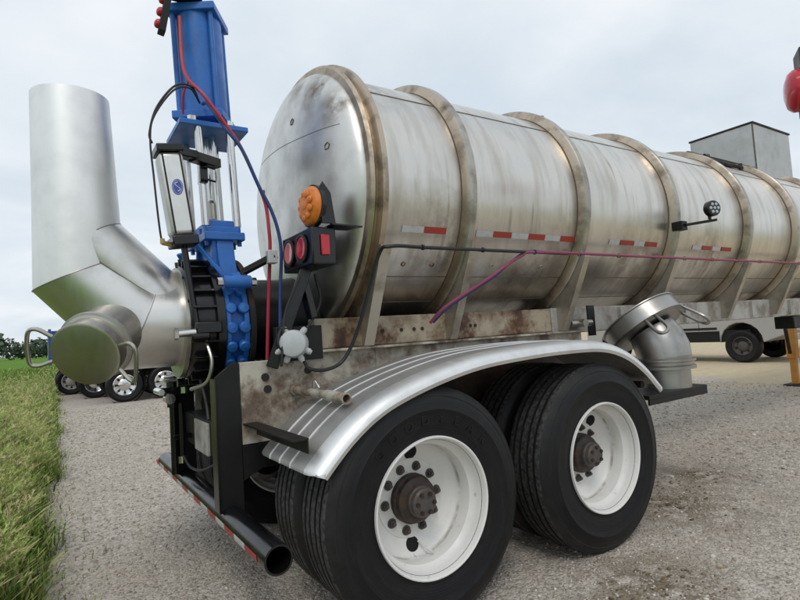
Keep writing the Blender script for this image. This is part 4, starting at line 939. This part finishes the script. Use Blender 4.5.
# silver pickup beyond the trailer frame, its side towards -x, tail towards -y
pk = thing('pickup_truck', (14, 5.2, 0), 'silver pickup truck with black wheels seen under the tank trailer frame', 'pickup truck')
def arch(cy, r=.5, n=10): return [(cy + r * math.cos(a_), .5 + r * math.sin(a_)) for a_ in np.linspace(0, PI, n)]
ytail, yfront = 2.35, 8.0; wy = (3.45, 7.0)
poly = [(ytail, .72), (ytail, 1.28), (ytail + 2.1, 1.28), (ytail + 4.0, 1.25), (yfront - .15, 1.15), (yfront, .95), (yfront, .6)]
low = arch(wy[1]) + [(wy[1] - .5, .80), (wy[0] + .5, .80)] + arch(wy[0])
pbk = obj('body', B().prism(poly + low, 'yz', 13.0, 14.92), 'silver_paint', pk, bevel=.03)
obj('cab', B().prism([(ytail + 2.1, 1.28), (ytail + 2.25, 1.85), (ytail + 3.7, 1.87), (ytail + 4.4, 1.26)], 'yz', 13.1, 14.82), 'silver_paint', pk, bevel=.05)
for xa, xb in ((13.09, 13.0995), (14.8205, 14.83)):
    for ya, yb in ((ytail + 2.4, ytail + 3.0), (ytail + 3.08, ytail + 3.8)):
        obj('side_window', B().prism([(ya, 1.33), (ya + .03, 1.78), (yb - .05, 1.78), (yb, 1.33)], 'yz', xa, xb), 'glass', pk)
obj('bumper', B().box((12.98, ytail - .14, .55), (14.94, ytail - .005, .70)), 'silver_paint', pk, bevel=.02)
obj('tailgate', B().box((13.2, ytail - .012, .75), (14.72, ytail - .001, 1.25)), 'silver_paint', pk, bevel=.004)
obj('licence_plate', B().box((13.3, ytail - .02, .86), (13.62, ytail - .0125, 1.03)), 'white_paint', pk)
for X in (13.05, 14.75): obj('tail_lamp', B().box((X, ytail - .012, .85), (X + .12, ytail - .001, 1.2)), 'red_lens', pk)
obj('underbody', B().box((13.06, ytail + .9, .52), (14.85, yfront - .3, .82)), 'black_matte', pk)
for Y in wy:
    road_wheel(pk, (13.13, Y, .41), .41, .24, .27, (-1, 0, 0), 'hub_grey', 6); road_wheel(pk, (14.79, Y, .41), .41, .24, .27, (1, 0, 0), 'black', 6)
for yy in (ytail + 2.1, ytail + 3.1): obj('door_seam', B().box((12.997, yy, .82), (12.9995, yy + .012, 1.26)), 'black_matte', pk)
obj('trim_strip', B().box((12.99, wy[0] + .55, .84), (12.9995, wy[1] - .55, .90)), 'black_matte', pk)
obj('lime_strap', B().tube(bez([(12.985, 3.0, 1.24), (13.0, 2.6, 1.29), (13.1, 2.33, 1.27), (13.35, 2.32, 1.0)], 6), .035, 8), 'hivis', pk)
sh_ = thing('work_stand', (13.3, 2.05, 0), 'slim dark work stand behind the silver pickup', 'stand')
obj('top_bar', B().box((12.85, 2.0, 1.08), (13.75, 2.08, 1.16)), 'black', sh_, bevel=.006)
for X in (13.0, 13.6):
    for s_ in (-1, 1): obj('leg', B().bar((X, 2.04, 1.1), (X, 2.04 + s_ * .25, 0), .03, .03), 'rail_grey', sh_)
